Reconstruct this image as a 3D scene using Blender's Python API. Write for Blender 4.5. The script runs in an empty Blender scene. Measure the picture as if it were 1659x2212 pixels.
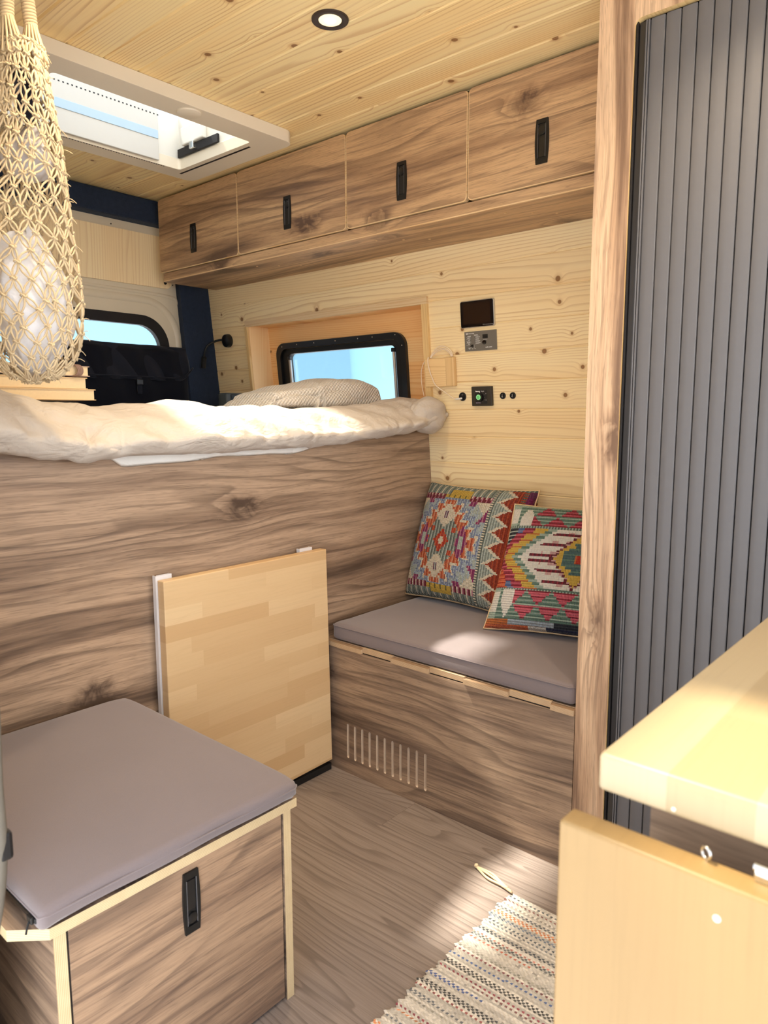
import bpy, bmesh, math, random
import numpy as np
from mathutils import Vector, Matrix

random.seed(7)
rng = np.random.RandomState(11)
SC = bpy.context.scene
COL = SC.collection

# ------------------------------------------------------------------ camera numbers
EYE = Vector((0.0, 0.0, 1.15))
RIGHT = Vector((0.65742578, -0.7535157, -0.00233116))
UP = Vector((0.10212139, 0.08603265, 0.9910447))
FWD = Vector((0.74656719, 0.6517764, -0.13351015))
FPX, CX, CY = 1552.64, 829.5, 1106.0

# right-hand wall leans in towards the roof: x = WX - WM*(z - WZ)
WX, WZ, WM = 2.139, 1.088, 0.1
def wall_x(z, off=0.0):
    return WX - WM * (z - WZ) - off

# ------------------------------------------------------------------ mesh helpers
def s2l(c):
    return c / 12.92 if c <= 0.04045 else ((c + 0.055) / 1.055) ** 2.4
def rgb(r, g, b):
    return (s2l(r / 255.0), s2l(g / 255.0), s2l(b / 255.0), 1.0)

def box(bm, lo, hi, bevel=0.0, seg=2, mat=0, edge_mats=None):
    """axis-aligned box; edge_mats maps 'x','y','z' (face normal axis) to a material index"""
    xs = (lo[0], hi[0]); ys = (lo[1], hi[1]); zs = (lo[2], hi[2])
    vs = [bm.verts.new((xs[i], ys[j], zs[k])) for i in (0, 1) for j in (0, 1) for k in (0, 1)]
    idx = [(0, 1, 3, 2), (4, 6, 7, 5), (0, 4, 5, 1), (2, 3, 7, 6), (0, 2, 6, 4), (1, 5, 7, 3)]
    ax = 'xxyyzz'
    fs = []
    for f, a in zip(idx, ax):
        nf = bm.faces.new([vs[i] for i in f])
        nf.material_index = mat if not edge_mats else edge_mats.get(a, mat)
        fs.append(nf)
    if bevel > 0:
        es = list({e for f in fs for e in f.edges})
        bmesh.ops.bevel(bm, geom=es, offset=bevel, segments=seg, profile=0.5, affect='EDGES', clamp_overlap=True)
    return fs

def prism(bm, poly, a0, a1, axis='y', mat=0, cap_mat=None):
    """extrude a 2-D outline along an axis. axis y: poly=(x,z); x: poly=(y,z); z: poly=(x,y)"""
    def P(p, a):
        if axis == 'y': return (p[0], a, p[1])
        if axis == 'x': return (a, p[0], p[1])
        return (p[0], p[1], a)
    v0 = [bm.verts.new(P(p, a0)) for p in poly]
    v1 = [bm.verts.new(P(p, a1)) for p in poly]
    n = len(poly)
    out = []
    for i in range(n):
        f = bm.faces.new((v0[i], v0[(i + 1) % n], v1[(i + 1) % n], v1[i])); f.material_index = mat; out.append(f)
    cm = mat if cap_mat is None else cap_mat
    for vv in (v0[::-1], v1):
        f = bm.faces.new(vv); f.material_index = cm; out.append(f)
    return out

def plate(bm, outline, holes, a0, a1, axis='x', mat=0, side_mat=None, hole_mat=None):
    """flat plate with holes, extruded along axis. outline/holes: lists of 2-D points"""
    def P(p, a):
        if axis == 'y': return (p[0], a, p[1])
        if axis == 'x': return (a, p[0], p[1])
        return (p[0], p[1], a)
    side_mat = mat if side_mat is None else side_mat
    hole_mat = side_mat if hole_mat is None else hole_mat
    loops0, loops1 = [], []
    for a, store in ((a0, loops0), (a1, loops1)):
        edges = []
        for lp in [outline] + list(holes):
            vs = [bm.verts.new(P(p, a)) for p in lp]
            store.append(vs)
            for i in range(len(vs)):
                edges.append(bm.edges.new((vs[i], vs[(i + 1) % len(vs)])))
        r = bmesh.ops.triangle_fill(bm, use_beauty=True, use_dissolve=False, edges=edges)
        for g in r['geom']:
            if isinstance(g, bmesh.types.BMFace): g.material_index = mat
    for li, (l0, l1) in enumerate(zip(loops0, loops1)):
        for i in range(len(l0)):
            j = (i + 1) % len(l0)
            f = bm.faces.new((l0[i], l0[j], l1[j], l1[i]))
            f.material_index = side_mat if li == 0 else hole_mat

def rrect(x0, y0, x1, y1, r, n=5, corners=(1, 1, 1, 1)):
    pts = []
    cs = [(x1 - r, y1 - r, 0), (x0 + r, y1 - r, 90), (x0 + r, y0 + r, 180), (x1 - r, y0 + r, 270)]
    full = [(x1, y1), (x0, y1), (x0, y0), (x1, y0)]
    for k, (cx, cy, a) in enumerate(cs):
        if not corners[k]:
            pts.append(full[k]); continue
        for i in range(n + 1):
            t = math.radians(a + 90 * i / n)
            pts.append((cx + r * math.cos(t), cy + r * math.sin(t)))
    return pts

def circle2(cx, cy, r, n=24):
    return [(cx + r * math.cos(2 * math.pi * i / n), cy + r * math.sin(2 * math.pi * i / n)) for i in range(n)]

def frame_at(t):
    t = t.normalized()
    a = Vector((0, 0, 1)) if abs(t.z) < 0.9 else Vector((1, 0, 0))
    u = t.cross(a).normalized()
    return u, t.cross(u).normalized()

def tube(bm, pts, r, sides=8, cap=True, closed=False, mat=0):
    pts = [Vector(p) for p in pts]
    n = len(pts)
    rr = r if isinstance(r, (list, tuple)) else [r] * n
    rings = []
    u = None
    for i in range(n):
        if closed: t = pts[(i + 1) % n] - pts[i - 1]
        else: t = pts[min(i + 1, n - 1)] - pts[max(i - 1, 0)]
        if t.length < 1e-9: t = Vector((0, 0, 1))
        t.normalize()
        if u is None: u, _ = frame_at(t)
        else:
            u = u - t * u.dot(t)
            if u.length < 1e-6: u, _ = frame_at(t)
            u.normalize()
        w = t.cross(u)
        rings.append([bm.verts.new(pts[i] + (u * math.cos(2 * math.pi * k / sides) + w * math.sin(2 * math.pi * k / sides)) * rr[i]) for k in range(sides)])
    m = n if closed else n - 1
    for i in range(m):
        a, b = rings[i], rings[(i + 1) % n]
        for k in range(sides):
            f = bm.faces.new((a[k], a[(k + 1) % sides], b[(k + 1) % sides], b[k])); f.material_index = mat
    if cap and not closed:
        bm.faces.new(rings[0][::-1]).material_index = mat
        bm.faces.new(rings[-1]).material_index = mat

def smooth_path(pts, n=8):
    """Catmull-Rom through the points"""
    P = [Vector(p) for p in pts]
    out = []
    for i in range(len(P) - 1):
        p0 = P[max(i - 1, 0)]; p1 = P[i]; p2 = P[i + 1]; p3 = P[min(i + 2, len(P) - 1)]
        for k in range(n):
            t = k / n
            out.append(0.5 * ((2 * p1) + (p2 - p0) * t + (2 * p0 - 5 * p1 + 4 * p2 - p3) * t * t + (3 * p1 - p0 - 3 * p2 + p3) * t ** 3))
    out.append(P[-1])
    return out

def blob(bm, c, r, sub=1, scale=(1, 1, 1), mat=0):
    m = Matrix.Translation(Vector(c)) @ Matrix.Diagonal((scale[0], scale[1], scale[2], 1))
    g = bmesh.ops.create_icosphere(bm, subdivisions=sub, radius=r, matrix=m)
    for v in g['verts']:
        for f in v.link_faces: f.material_index = mat

def lathe(bm, prof, center, axis='z', n=32, mat=0, caps=True):
    """prof: list of (radius, height along axis)"""
    rings = []
    c = Vector(center)
    for r, h in prof:
        ring = []
        for k in range(n):
            a = 2 * math.pi * k / n
            p = (r * math.cos(a), r * math.sin(a), h)
            if axis == 'x': p = (h, p[0], p[1])
            elif axis == 'y': p = (p[0], h, p[1])
            ring.append(bm.verts.new(c + Vector(p)))
        rings.append(ring)
    for a, b in zip(rings[:-1], rings[1:]):
        for k in range(n):
            f = bm.faces.new((a[k], a[(k + 1) % n], b[(k + 1) % n], b[k])); f.material_index = mat
    if caps:
        bm.faces.new(rings[0][::-1]).material_index = mat
        bm.faces.new(rings[-1]).material_index = mat

def grid_surface(bm, fn, nu, nv, mat=0):
    vs = [[bm.verts.new(fn(i / nu, j / nv)) for j in range(nv + 1)] for i in range(nu + 1)]
    for i in range(nu):
        for j in range(nv):
            f = bm.faces.new((vs[i][j], vs[i + 1][j], vs[i + 1][j + 1], vs[i][j + 1])); f.material_index = mat
    return vs

def empty(name, loc=(0, 0, 0), label=None, cat=None, group=None, mat=None, kind=None):
    o = bpy.data.objects.new(name, None)
    COL.objects.link(o)
    if mat is not None: o.matrix_world = mat
    else: o.location = loc
    o.empty_display_size = 0.05
    tag(o, label, cat, group, kind)
    return o

def tag(o, label=None, cat=None, group=None, kind=None):
    if label: o['label'] = label
    if cat: o['category'] = cat
    if group: o['group'] = group
    if kind: o['kind'] = kind
    return o

WORLD_M = {}
def obj(name, bm, mats, parent=None, smooth=None, local=False, base=None):
    """link a bmesh as one object. World coordinates unless local; parent's own frame is removed."""
    if parent is not None:
        M = parent_matrix(parent)
        if not local:
            bmesh.ops.transform(bm, matrix=M.inverted(), verts=bm.verts)
    bmesh.ops.recalc_face_normals(bm, faces=bm.faces)
    me = bpy.data.meshes.new(name)
    if base is not None:
        bmesh.ops.translate(bm, vec=-Vector(base), verts=bm.verts)
    bm.to_mesh(me); bm.free()
    o = bpy.data.objects.new(name, me)
    COL.objects.link(o)
    if base is not None: o.location = base
    for m in (mats if isinstance(mats, (list, tuple)) else [mats]):
        me.materials.append(m)
    if parent is not None: o.parent = parent
    if smooth:
        me.polygons.foreach_set('use_smooth', [True] * len(me.polygons))
        if smooth != 'all':
            try: me.set_sharp_from_angle(angle=math.radians(smooth))
            except Exception: pass
    return o

def parent_matrix(o):
    M = Matrix.LocRotScale(o.location, o.rotation_euler, o.scale)
    if o.parent is not None: M = parent_matrix(o.parent) @ M
    return M

def NB(): return bmesh.new()

# ------------------------------------------------------------------ node helpers
class V:
    def __init__(s, g, sock): s.g, s.s = g, sock
    def __add__(s, o): return s.g.m('ADD', s, o)
    def __radd__(s, o): return s.g.m('ADD', o, s)
    def __sub__(s, o): return s.g.m('SUBTRACT', s, o)
    def __rsub__(s, o): return s.g.m('SUBTRACT', o, s)
    def __mul__(s, o): return s.g.m('MULTIPLY', s, o)
    def __rmul__(s, o): return s.g.m('MULTIPLY', o, s)
    def __truediv__(s, o): return s.g.m('DIVIDE', s, o)
    def floor(s): return s.g.m('FLOOR', s)
    def fract(s): return s.g.m('FRACT', s)
    def abs(s): return s.g.m('ABSOLUTE', s)
    def sin(s): return s.g.m('SINE', s)
    def gt(s, o): return s.g.m('GREATER_THAN', s, o)
    def lt(s, o): return s.g.m('LESS_THAN', s, o)
    def pow(s, o): return s.g.m('POWER', s, o)
    def max(s, o): return s.g.m('MAXIMUM', s, o)
    def min(s, o): return s.g.m('MINIMUM', s, o)
    def ss(s, a, b, lo=0.0, hi=1.0): return s.g.mapr(s, a, b, lo, hi)

class G:
    def __init__(s, name):
        s.mat = bpy.data.materials.new(name)
        s.mat.use_nodes = True
        s.t = s.mat.node_tree
        s.t.nodes.clear()
        s.out = s.t.nodes.new('ShaderNodeOutputMaterial')
        s.p = s.t.nodes.new('ShaderNodeBsdfPrincipled')
        s.t.links.new(s.p.outputs[0], s.out.inputs[0])
    def put(s, inp, v):
        if isinstance(v, V): s.t.links.new(v.s, inp)
        elif isinstance(v, (tuple, list)):
            n = len(inp.default_value)
            inp.default_value = (tuple(v) + (1.0,) * 4)[:n]
        else: inp.default_value = v
    def m(s, op, a, b=None):
        n = s.t.nodes.new('ShaderNodeMath'); n.operation = op
        s.put(n.inputs[0], a)
        if b is not None: s.put(n.inputs[1], b)
        return V(s, n.outputs[0])
    def mapr(s, v, a, b, lo, hi):
        n = s.t.nodes.new('ShaderNodeMapRange'); n.interpolation_type = 'SMOOTHSTEP'
        s.put(n.inputs[0], v); s.put(n.inputs[1], a); s.put(n.inputs[2], b); s.put(n.inputs[3], lo); s.put(n.inputs[4], hi)
        return V(s, n.outputs[0])
    def coords(s, kind='Object'):
        n = s.t.nodes.new('ShaderNodeTexCoord')
        q = s.t.nodes.new('ShaderNodeSeparateXYZ')
        s.t.links.new(n.outputs[kind], q.inputs[0])
        return [V(s, q.outputs[i]) for i in range(3)]
    def vec(s, x, y=0.0, z=0.0):
        n = s.t.nodes.new('ShaderNodeCombineXYZ')
        s.put(n.inputs[0], x); s.put(n.inputs[1], y); s.put(n.inputs[2], z)
        return V(s, n.outputs[0])
    def noise(s, v, scale=1.0, detail=2.0, rough=0.5, dist=0.0, w=None):
        n = s.t.nodes.new('ShaderNodeTexNoise')
        n.noise_dimensions = '4D' if w is not None else '3D'
        s.put(n.inputs['Vector'], v)
        if w is not None: s.put(n.inputs['W'], w)
        s.put(n.inputs['Scale'], scale); s.put(n.inputs['Detail'], detail)
        s.put(n.inputs['Roughness'], rough); s.put(n.inputs['Distortion'], dist)
        return V(s, n.outputs[0])
    def voro(s, v, scale=1.0, out='Distance', dims='2D', rand=1.0):
        n = s.t.nodes.new('ShaderNodeTexVoronoi'); n.voronoi_dimensions = dims
        s.put(n.inputs['Vector'], v); s.put(n.inputs['Scale'], scale); s.put(n.inputs['Randomness'], rand)
        return V(s, n.outputs['Distance']), V(s, n.outputs['Color'])
    def white(s, v):
        n = s.t.nodes.new('ShaderNodeTexWhiteNoise'); n.noise_dimensions = '3D'
        s.put(n.inputs['Vector'], v)
        return V(s, n.outputs['Value'])
    def sep(s, c):
        q = s.t.nodes.new('ShaderNodeSeparateColor'); s.put(q.inputs[0], c)
        return [V(s, q.outputs[i]) for i in range(3)]
    def ramp(s, f, stops, interp='LINEAR'):
        n = s.t.nodes.new('ShaderNodeValToRGB'); r = n.color_ramp; r.interpolation = interp
        while len(r.elements) < len(stops): r.elements.new(0.5)
        for e, (p, c) in zip(r.elements, stops): e.position = p; e.color = c
        s.put(n.inputs[0], f)
        return V(s, n.outputs[0])
    def mix(s, f, a, b, mode='MIX'):
        n = s.t.nodes.new('ShaderNodeMix'); n.data_type = 'RGBA'; n.blend_type = mode
        s.put(n.inputs['Factor'], f); s.put(n.inputs[6], a); s.put(n.inputs[7], b)
        return V(s, n.outputs[2])
    def bump(s, h, strength=0.3, dist=0.002):
        n = s.t.nodes.new('ShaderNodeBump')
        s.put(n.inputs['Height'], h); n.inputs['Strength'].default_value = strength; n.inputs['Distance'].default_value = dist
        s.t.links.new(n.outputs[0], s.p.inputs['Normal'])
    def attr(s, name):
        n = s.t.nodes.new('ShaderNodeAttribute'); n.attribute_name = name
        return V(s, n.outputs['Color'])
    def fin(s, color=None, rough=0.5, metal=0.0, spec=0.5, **kw):
        if color is not None: s.put(s.p.inputs['Base Color'], color)
        s.put(s.p.inputs['Roughness'], rough); s.put(s.p.inputs['Metallic'], metal)
        s.put(s.p.inputs['Specular IOR Level'], spec)
        for k, v in kw.items(): s.put(s.p.inputs[k.replace('_', ' ')], v)
        return s.mat

def plain(name, c, rough=0.5, metal=0.0, spec=0.5, speck=0.06, scale=60.0, bump=0.0):
    g = G(name)
    x, y, z = g.coords()
    n = g.noise(g.vec(x, y, z), scale, 3.0)
    col = g.mix(n, tuple(v * (1 - speck) for v in c[:3]) + (1,), tuple(min(1, v * (1 + speck)) for v in c[:3]) + (1,))
    if bump: g.bump(n, bump, 0.002)
    return g.fin(col, rough, metal, spec)

def along(g, axis, off=(0, 0, 0)):
    c = g.coords()
    c = [a + o if o else a for a, o in zip(c, off)]
    i = 'xyz'.index(axis)
    others = [c[k] for k in range(3) if k != i]
    return c[i], others[0] + others[1], c

def walnut(name, axis, off=(0.0, 0.0, 0.0), light=rgb(186, 146, 111), mid=rgb(150, 114, 86), dark=rgb(98, 73, 58), vs=1.0, knots=0.30):
    """walnut laminate: long dark streaks, flowing grain, pores and a few burls"""
    g = G(name)
    u, v, c = along(g, axis, off)
    flow = g.noise(g.vec(u * 1.3, v * 3.2 * vs, 9.0), 1.0, 2.0, 0.5)
    v2 = v + (flow - 0.5) * 0.055
    kd, kc = g.voro(g.vec(u * 2.2, v * 4.2 * vs, 0.0), 1.0)
    on = g.sep(kc)[0].gt(1 - knots)
    kd = kd + (1.0 - on) * 3.0
    warp = g.m('EXPONENT', kd * kd * -45.0)
    swirl = g.noise(g.vec(u * 11.0, v * 16.0, 2.0), 1.0, 3.0, 0.6, 1.5)
    tone = g.noise(g.vec(u * 0.75, v2 * 10.0 * vs, 4.0), 1.0, 5.0, 0.60, 0.25)
    tone = tone + warp * (swirl - 0.62) * 0.9
    low = g.noise(g.vec(u * 0.8, v2 * 5.0 * vs, 0.3), 1.0, 2.0, 0.5)
    h = v2 * 26.0 * vs + low * 9.0 + warp * swirl * 3.0
    hf = h.fract()
    lines = hf.ss(0.50, 0.92) - hf.ss(0.92, 1.0)
    fade = g.noise(g.vec(u * 1.6, v * 7.0, 6.0), 1.0, 2.0).ss(0.40, 0.62)
    med = g.noise(g.vec(u * 2.2, v2 * 70.0, 3.0), 1.0, 3.0, 0.65).ss(0.52, 0.64)
    fib = g.noise(g.vec(u * 9.0, v2 * 300.0, 1.0), 1.0, 2.0, 0.6)
    pore = g.noise(g.vec(u * 26.0, v2 * 460.0, 7.0), 1.0, 1.0, 0.5).ss(0.58, 0.72)
    col = g.ramp(tone, [(0.34, dark), (0.44, mid), (0.54, light), (0.62, light), (0.74, mid)])
    col = g.mix(lines * fade * 0.55, col, dark)
    col = g.mix(med * 0.42, col, dark)
    col = g.mix((fib - 0.5) * 0.9 + 0.10, col, dark)
    col = g.mix(pore * 0.30, col, tuple(k * 0.6 for k in dark[:3]) + (1,))
    knot = kd.ss(0.03, 0.16, 1.0, 0.0)
    col = g.mix(knot * 0.45, col, tuple(k * 0.75 for k in dark[:3]) + (1,))
    g.bump(fib, 0.05, 0.001)
    return g.fin(col, 0.42, 0.0, 0.35)

def pine(name, axis, across, pitch, start, light=rgb(245, 215, 158), mid=rgb(233, 194, 132), dark=rgb(196, 143, 84), knots=0.5, length=0.0, rough=0.45):
    """tongue-and-groove softwood: every board has its own grain, with round brown knots"""
    g = G(name)
    c = g.coords()
    u = c['xyz'.index(axis)]; v = c['xyz'.index(across)]
    q = (v - start) / pitch
    bid = q.floor()
    rnd = g.white(g.vec(bid, 3.1, 0.7))
    uu = u + rnd * 17.0
    if length:
        seg = (uu / length).floor()
        rnd = g.white(g.vec(bid, seg, 0.7))
        uu = uu + rnd * 9.0
    w = rnd * 31.0
    kd, kc = g.voro(g.vec(uu * 6.4, v * 6.4 + rnd * 3.0, 0.0), 1.0)
    kk = g.sep(kc)
    on = kk[0].gt(1 - knots)
    kd = kd / 6.4 + (1.0 - on) * 0.5
    size = kk[1] * 0.0058 + 0.0040
    warp = g.m('EXPONENT', kd * kd * -2200.0)
    low = g.noise(g.vec(uu * 0.55, v * 7.0, 0.0), 1.0, 1.0, 0.4, 0.0, w)
    wav = g.noise(g.vec(uu * 3.0, v * 20.0, 0.0), 1.0, 2.0, 0.5, 0.0, w)
    h = v * 80.0 + low * 15.0 + wav * 1.1 + warp * 1.0
    saw = h.fract()
    line = saw.ss(0.52, 0.93) - saw.ss(0.93, 1.0)
    fib = g.noise(g.vec(uu * 5.0, v * 240.0, 0.0), 1.0, 2.0, 0.6)
    tone = g.noise(g.vec(uu * 0.7, v * 12.0, 2.0), 1.0, 2.0, 0.5, 0.0, w)
    col = g.mix(tone.ss(0.3, 0.7), light, mid)
    col = g.mix(rnd * 0.35, col, mid)
    fade = g.noise(g.vec(uu * 2.0, v * 14.0, 5.0), 1.0, 2.0).ss(0.35, 0.65, 0.35, 1.0)
    col = g.mix(line * fade * 0.62, col, dark)
    col = g.mix((fib - 0.45) * 0.35, col, dark)
    halo = (kd / size).ss(1.0, 2.4, 0.45, 0.0)
    col = g.mix(halo, col, dark)
    core = (kd / size).ss(0.75, 1.1, 1.0, 0.0)
    ring = ((kd / size) * 2.4).fract().ss(0.2, 0.8)
    col = g.mix(core * 0.85, col, g.mix(ring, rgb(112, 70, 36), rgb(150, 98, 54)))
    g.bump(fib, 0.04, 0.001)
    return g.fin(col, rough, 0.0, 0.3)

def ply(name, axis, pitch=0.0026, a=rgb(224, 202, 160), b=rgb(172, 138, 98)):
    """birch plywood edge: thin layers stacked along an axis"""
    g = G(name)
    c = g.coords()
    v = c['xyz'.index(axis)]
    n = g.noise(g.vec(c[0] * 40, c[1] * 40, c[2] * 40), 1.0, 2.0)
    s = ((v / pitch).fract() - 0.5).abs() * 2.0
    col = g.mix(s.ss(0.6, 0.85) * 0.75, a, b)
    col = g.mix((n - 0.4) * 0.5, col, b)
    return g.fin(col, 0.6, 0.0, 0.3)

def staves(name, ua, va, w=0.047, ln=0.30, cols=None, off=0.0, line=0.12):
    """finger-jointed solid wood: short staves, each with its own tone"""
    g = G(name)
    c = g.coords()
    u = c['xyz'.index(ua)]; v = c['xyz'.index(va)] + off
    row = (v / w).floor()
    r1 = g.white(g.vec(row, 1.7, 2.2))
    uu = u + r1 * 3.0
    seg = (uu / (ln * (0.75 + 0.0) + r1 * ln * 0.6)).floor()
    r2 = g.white(g.vec(row, seg, 5.0))
    w4 = r2 * 40.0
    low = g.noise(g.vec(u * 2.0, v * 16.0, 0.0), 1.0, 2.0, 0.5, 0.0, w4)
    fib = g.noise(g.vec(u * 7.0, v * 220.0, 3.0), 1.0, 2.0, 0.6, 0.0, w4)
    cols = cols or [rgb(232, 196, 140), rgb(222, 180, 122), rgb(211, 166, 108), rgb(196, 146, 90)]
    col = g.ramp(r2, [(0.0, cols[0]), (0.4, cols[1]), (0.75, cols[2]), (1.0, cols[3])])
    h = ((v * 60.0 + low * 9.0).fract() - 0.5).abs() * 2
    col = g.mix(h.ss(0.6, 1.0) * line, col, cols[3])
    col = g.mix((low - 0.5) * 0.5 + 0.05, col, cols[3])
    col = g.mix((fib - 0.5) * 0.5, col, tuple(k * 0.6 for k in cols[3][:3]) + (1,))
    return g.fin(col, 0.38, 0.0, 0.4)

def floor_mat():
    g = G('vinyl_oak_planks')
    x, y, z = g.coords()
    w, ln = 0.178, 1.22
    row = (x / w).floor()
    r1 = g.white(g.vec(row, 0.3, 9.0))
    yy = y + r1 * 2.7
    seg = (yy / ln).floor()
    r2 = g.white(g.vec(row, seg, 4.0))
    w4 = r2 * 30.0
    low = g.noise(g.vec(yy * 0.9, x * 8.0, 0.0), 1.0, 2.0, 0.5, 0.2, w4)
    h = (x * 44.0 + low * 13.0).fract()
    line = h.ss(0.55, 0.95) - h.ss(0.95, 1.0)
    fib = g.noise(g.vec(yy * 6.0, x * 260.0, 1.0), 1.0, 3.0, 0.65, 0.0, w4)
    tone = g.noise(g.vec(yy * 0.8, x * 8.0, 3.0), 1.0, 2.0, 0.5, 0.0, w4)
    a, b, d = rgb(150, 137, 130), rgb(134, 121, 114), rgb(88, 76, 69)
    col = g.mix(tone.ss(0.3, 0.7), a, b)
    col = g.mix(r2 * 0.5, col, rgb(166, 150, 138))
    col = g.mix(line * 0.45, col, d)
    col = g.mix((fib - 0.40) * 1.3, col, d)
    ex = ((x / w).fract() - 0.5).abs() * 2
    ey = ((yy / ln).fract() - 0.5).abs() * 2
    seam = ex.ss(0.985, 0.998).max(ey.ss(0.997, 0.9995))
    col = g.mix(seam * 0.35, col, d)
    g.bump(fib, 0.06, 0.001)
    return g.fin(col, 0.40, 0.0, 0.35)

def fabric(name, c, weave=900.0, rough=0.9, var=0.10, sheen=0.2, blotch=5.0, bumpst=0.25, bdist=0.001):
    g = G(name)
    x, y, z = g.coords()
    big = g.noise(g.vec(x, y, z), blotch, 3.0)
    fine = g.noise(g.vec(x, y, z), weave, 1.0)
    dk = tuple(v * (1 - var) for v in c[:3]) + (1,)
    lt = tuple(min(1, v * (1 + var)) for v in c[:3]) + (1,)
    col = g.mix(big * 0.6 + fine * 0.4, dk, lt)
    g.bump(fine, bumpst, bdist)
    return g.fin(col, rough, 0.0, 0.15, Sheen_Weight=sheen)

def wrinkled(name, c, rough=0.85, amt=0.5):
    g = G(name)
    x, y, z = g.coords()
    w1 = g.noise(g.vec(x * 7, y * 12, z * 12), 1.0, 3.0, 0.6, 1.2)
    w2 = g.noise(g.vec(x, y, z), 60.0, 2.0, 0.5)
    fine = g.noise(g.vec(x, y, z), 900.0, 1.0)
    dk = tuple(v * 0.95 for v in c[:3]) + (1,)
    col = g.mix(w1, dk, c)
    g.bump(w1 + w2 * 0.22 + fine * 0.04, amt, 0.016)
    return g.fin(col, rough, 0.0, 0.1, Sheen_Weight=0.15)

def glass(name, tint=(0.97, 0.99, 1.0, 1), gloss=0.08, milk=0.0):
    g = G(name)
    t = g.t
    t.nodes.remove(g.p)
    tr = t.nodes.new('ShaderNodeBsdfTransparent'); tr.inputs[0].default_value = tint
    gl = t.nodes.new('ShaderNodeBsdfGlossy'); gl.inputs['Roughness'].default_value = 0.03
    fr = t.nodes.new('ShaderNodeFresnel'); fr.inputs[0].default_value = 1.45
    mx = t.nodes.new('ShaderNodeMixShader')
    sc = t.nodes.new('ShaderNodeMath'); sc.operation = 'MULTIPLY'; sc.inputs[1].default_value = gloss * 10
    t.links.new(fr.outputs[0], sc.inputs[0])
    t.links.new(sc.outputs[0], mx.inputs[0]); t.links.new(tr.outputs[0], mx.inputs[1]); t.links.new(gl.outputs[0], mx.inputs[2])
    last = mx
    if milk:
        tl = t.nodes.new('ShaderNodeBsdfTranslucent'); tl.inputs[0].default_value = (0.95, 0.97, 1, 1)
        m2 = t.nodes.new('ShaderNodeMixShader'); m2.inputs[0].default_value = milk
        t.links.new(mx.outputs[0], m2.inputs[1]); t.links.new(tl.outputs[0], m2.inputs[2]); last = m2
    t.links.new(last.outputs[0], g.out.inputs[0])
    return g.mat

def emit(name, c, strength):
    g = G(name)
    return g.fin(c, 0.4, 0.0, 0.3, Emission_Color=c, Emission_Strength=strength)

# ------------------------------------------------------------------ materials
M = {}
M['walnut_x'] = walnut('walnut_laminate', 'x', (0.35, 0, 0.11), light=rgb(188, 158, 130), mid=rgb(152, 125, 102), dark=rgb(88, 70, 57))
M['walnut_box'] = walnut('walnut_drawer', 'x', (3.1, 0, 0.4), light=rgb(180, 148, 119), mid=rgb(144, 116, 94), dark=rgb(78, 62, 56), vs=0.8)
M['walnut_y'] = walnut('walnut_bench', 'y', (0, 1.7, 0.23), light=rgb(174, 147, 122), mid=rgb(138, 115, 97), dark=rgb(80, 65, 56))
M['walnut_cab'] = walnut('walnut_locker', 'y', (0, 5.2, 0.31), light=rgb(212, 174, 132), mid=rgb(176, 140, 106), dark=rgb(104, 80, 65))
M['walnut_z'] = walnut('walnut_pillar', 'z', (0.2, 0.13, 2.0), light=rgb(224, 190, 156), mid=rgb(196, 160, 128), dark=rgb(128, 100, 80), vs=1.6)
M['pine_wall'] = pine('pine_wall_boards', 'y', 'z', 0.0957, 1.0733, light=rgb(255, 234, 186), mid=rgb(252, 222, 168), dark=rgb(214, 172, 118), knots=0.50)
M['pine_ceil'] = pine('pine_ceiling_boards', 'y', 'x', 0.098, 1.628, light=rgb(255, 236, 182), mid=rgb(255, 224, 162), dark=rgb(206, 156, 100), knots=0.38)
M['glow_pine'] = pine('glow_orange_pine_recess', 'y', 'z', 0.092, 1.10, light=rgb(255, 212, 150), mid=rgb(255, 200, 132), dark=rgb(232, 156, 88), knots=0.3)  # recess boards; their warm glow is put into the orange of the wood
M['reveal'] = pine('pale_pine_reveal', 'z', 'x', 0.30, 2.0, light=rgb(255, 226, 176), mid=rgb(255, 216, 160), dark=rgb(244, 190, 128), knots=0.0)
M['trim_y'] = pine('pine_trim_strip', 'y', 'z', 0.30, 1.4, light=rgb(236, 208, 164), mid=rgb(226, 192, 146), dark=rgb(204, 156, 96), knots=0.0)
M['trim_z'] = pine('pine_trim_upright', 'z', 'y', 0.30, 1.4, light=rgb(240, 208, 150), mid=rgb(230, 190, 128), dark=rgb(204, 156, 96), knots=0.0)
M['ply_x'] = ply('ply_edge_layers_x', 'x'); M['ply_y'] = ply('ply_edge_layers_y', 'y'); M['ply_z'] = ply('ply_edge_layers_z', 'z')
M['ply_dim'] = ply('ply_edge_dim', 'z', a=rgb(206, 176, 140), b=rgb(132, 102, 78))
M['slot'] = plain('routed_slot_edge', rgb(232, 212, 188), 0.7)
M['birch_panel'] = pine('birch_ply_panel', 'z', 'x', 3.0, 0.2, light=rgb(255, 234, 190), mid=rgb(252, 224, 176), dark=rgb(232, 196, 146), knots=0.0)
M['beech'] = staves('beech_table_board', 'x', 'z', 0.044, 0.36, cols=[rgb(224, 194, 150), rgb(219, 187, 142), rgb(214, 181, 136), rgb(205, 168, 122)])
M['worktop'] = staves('pale_maple_worktop', 'x', 'y', 0.062, 0.7, cols=[rgb(184, 166, 134), rgb(180, 161, 128), rgb(175, 155, 122), rgb(166, 145, 111)], off=0.02, line=0.05)
M['flap'] = staves('pale_maple_flap', 'z', 'y', 0.085, 0.9, cols=[rgb(170, 140, 94), rgb(166, 135, 89), rgb(161, 129, 84), rgb(152, 119, 75)], line=0.05)
M['floor'] = floor_mat()
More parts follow.
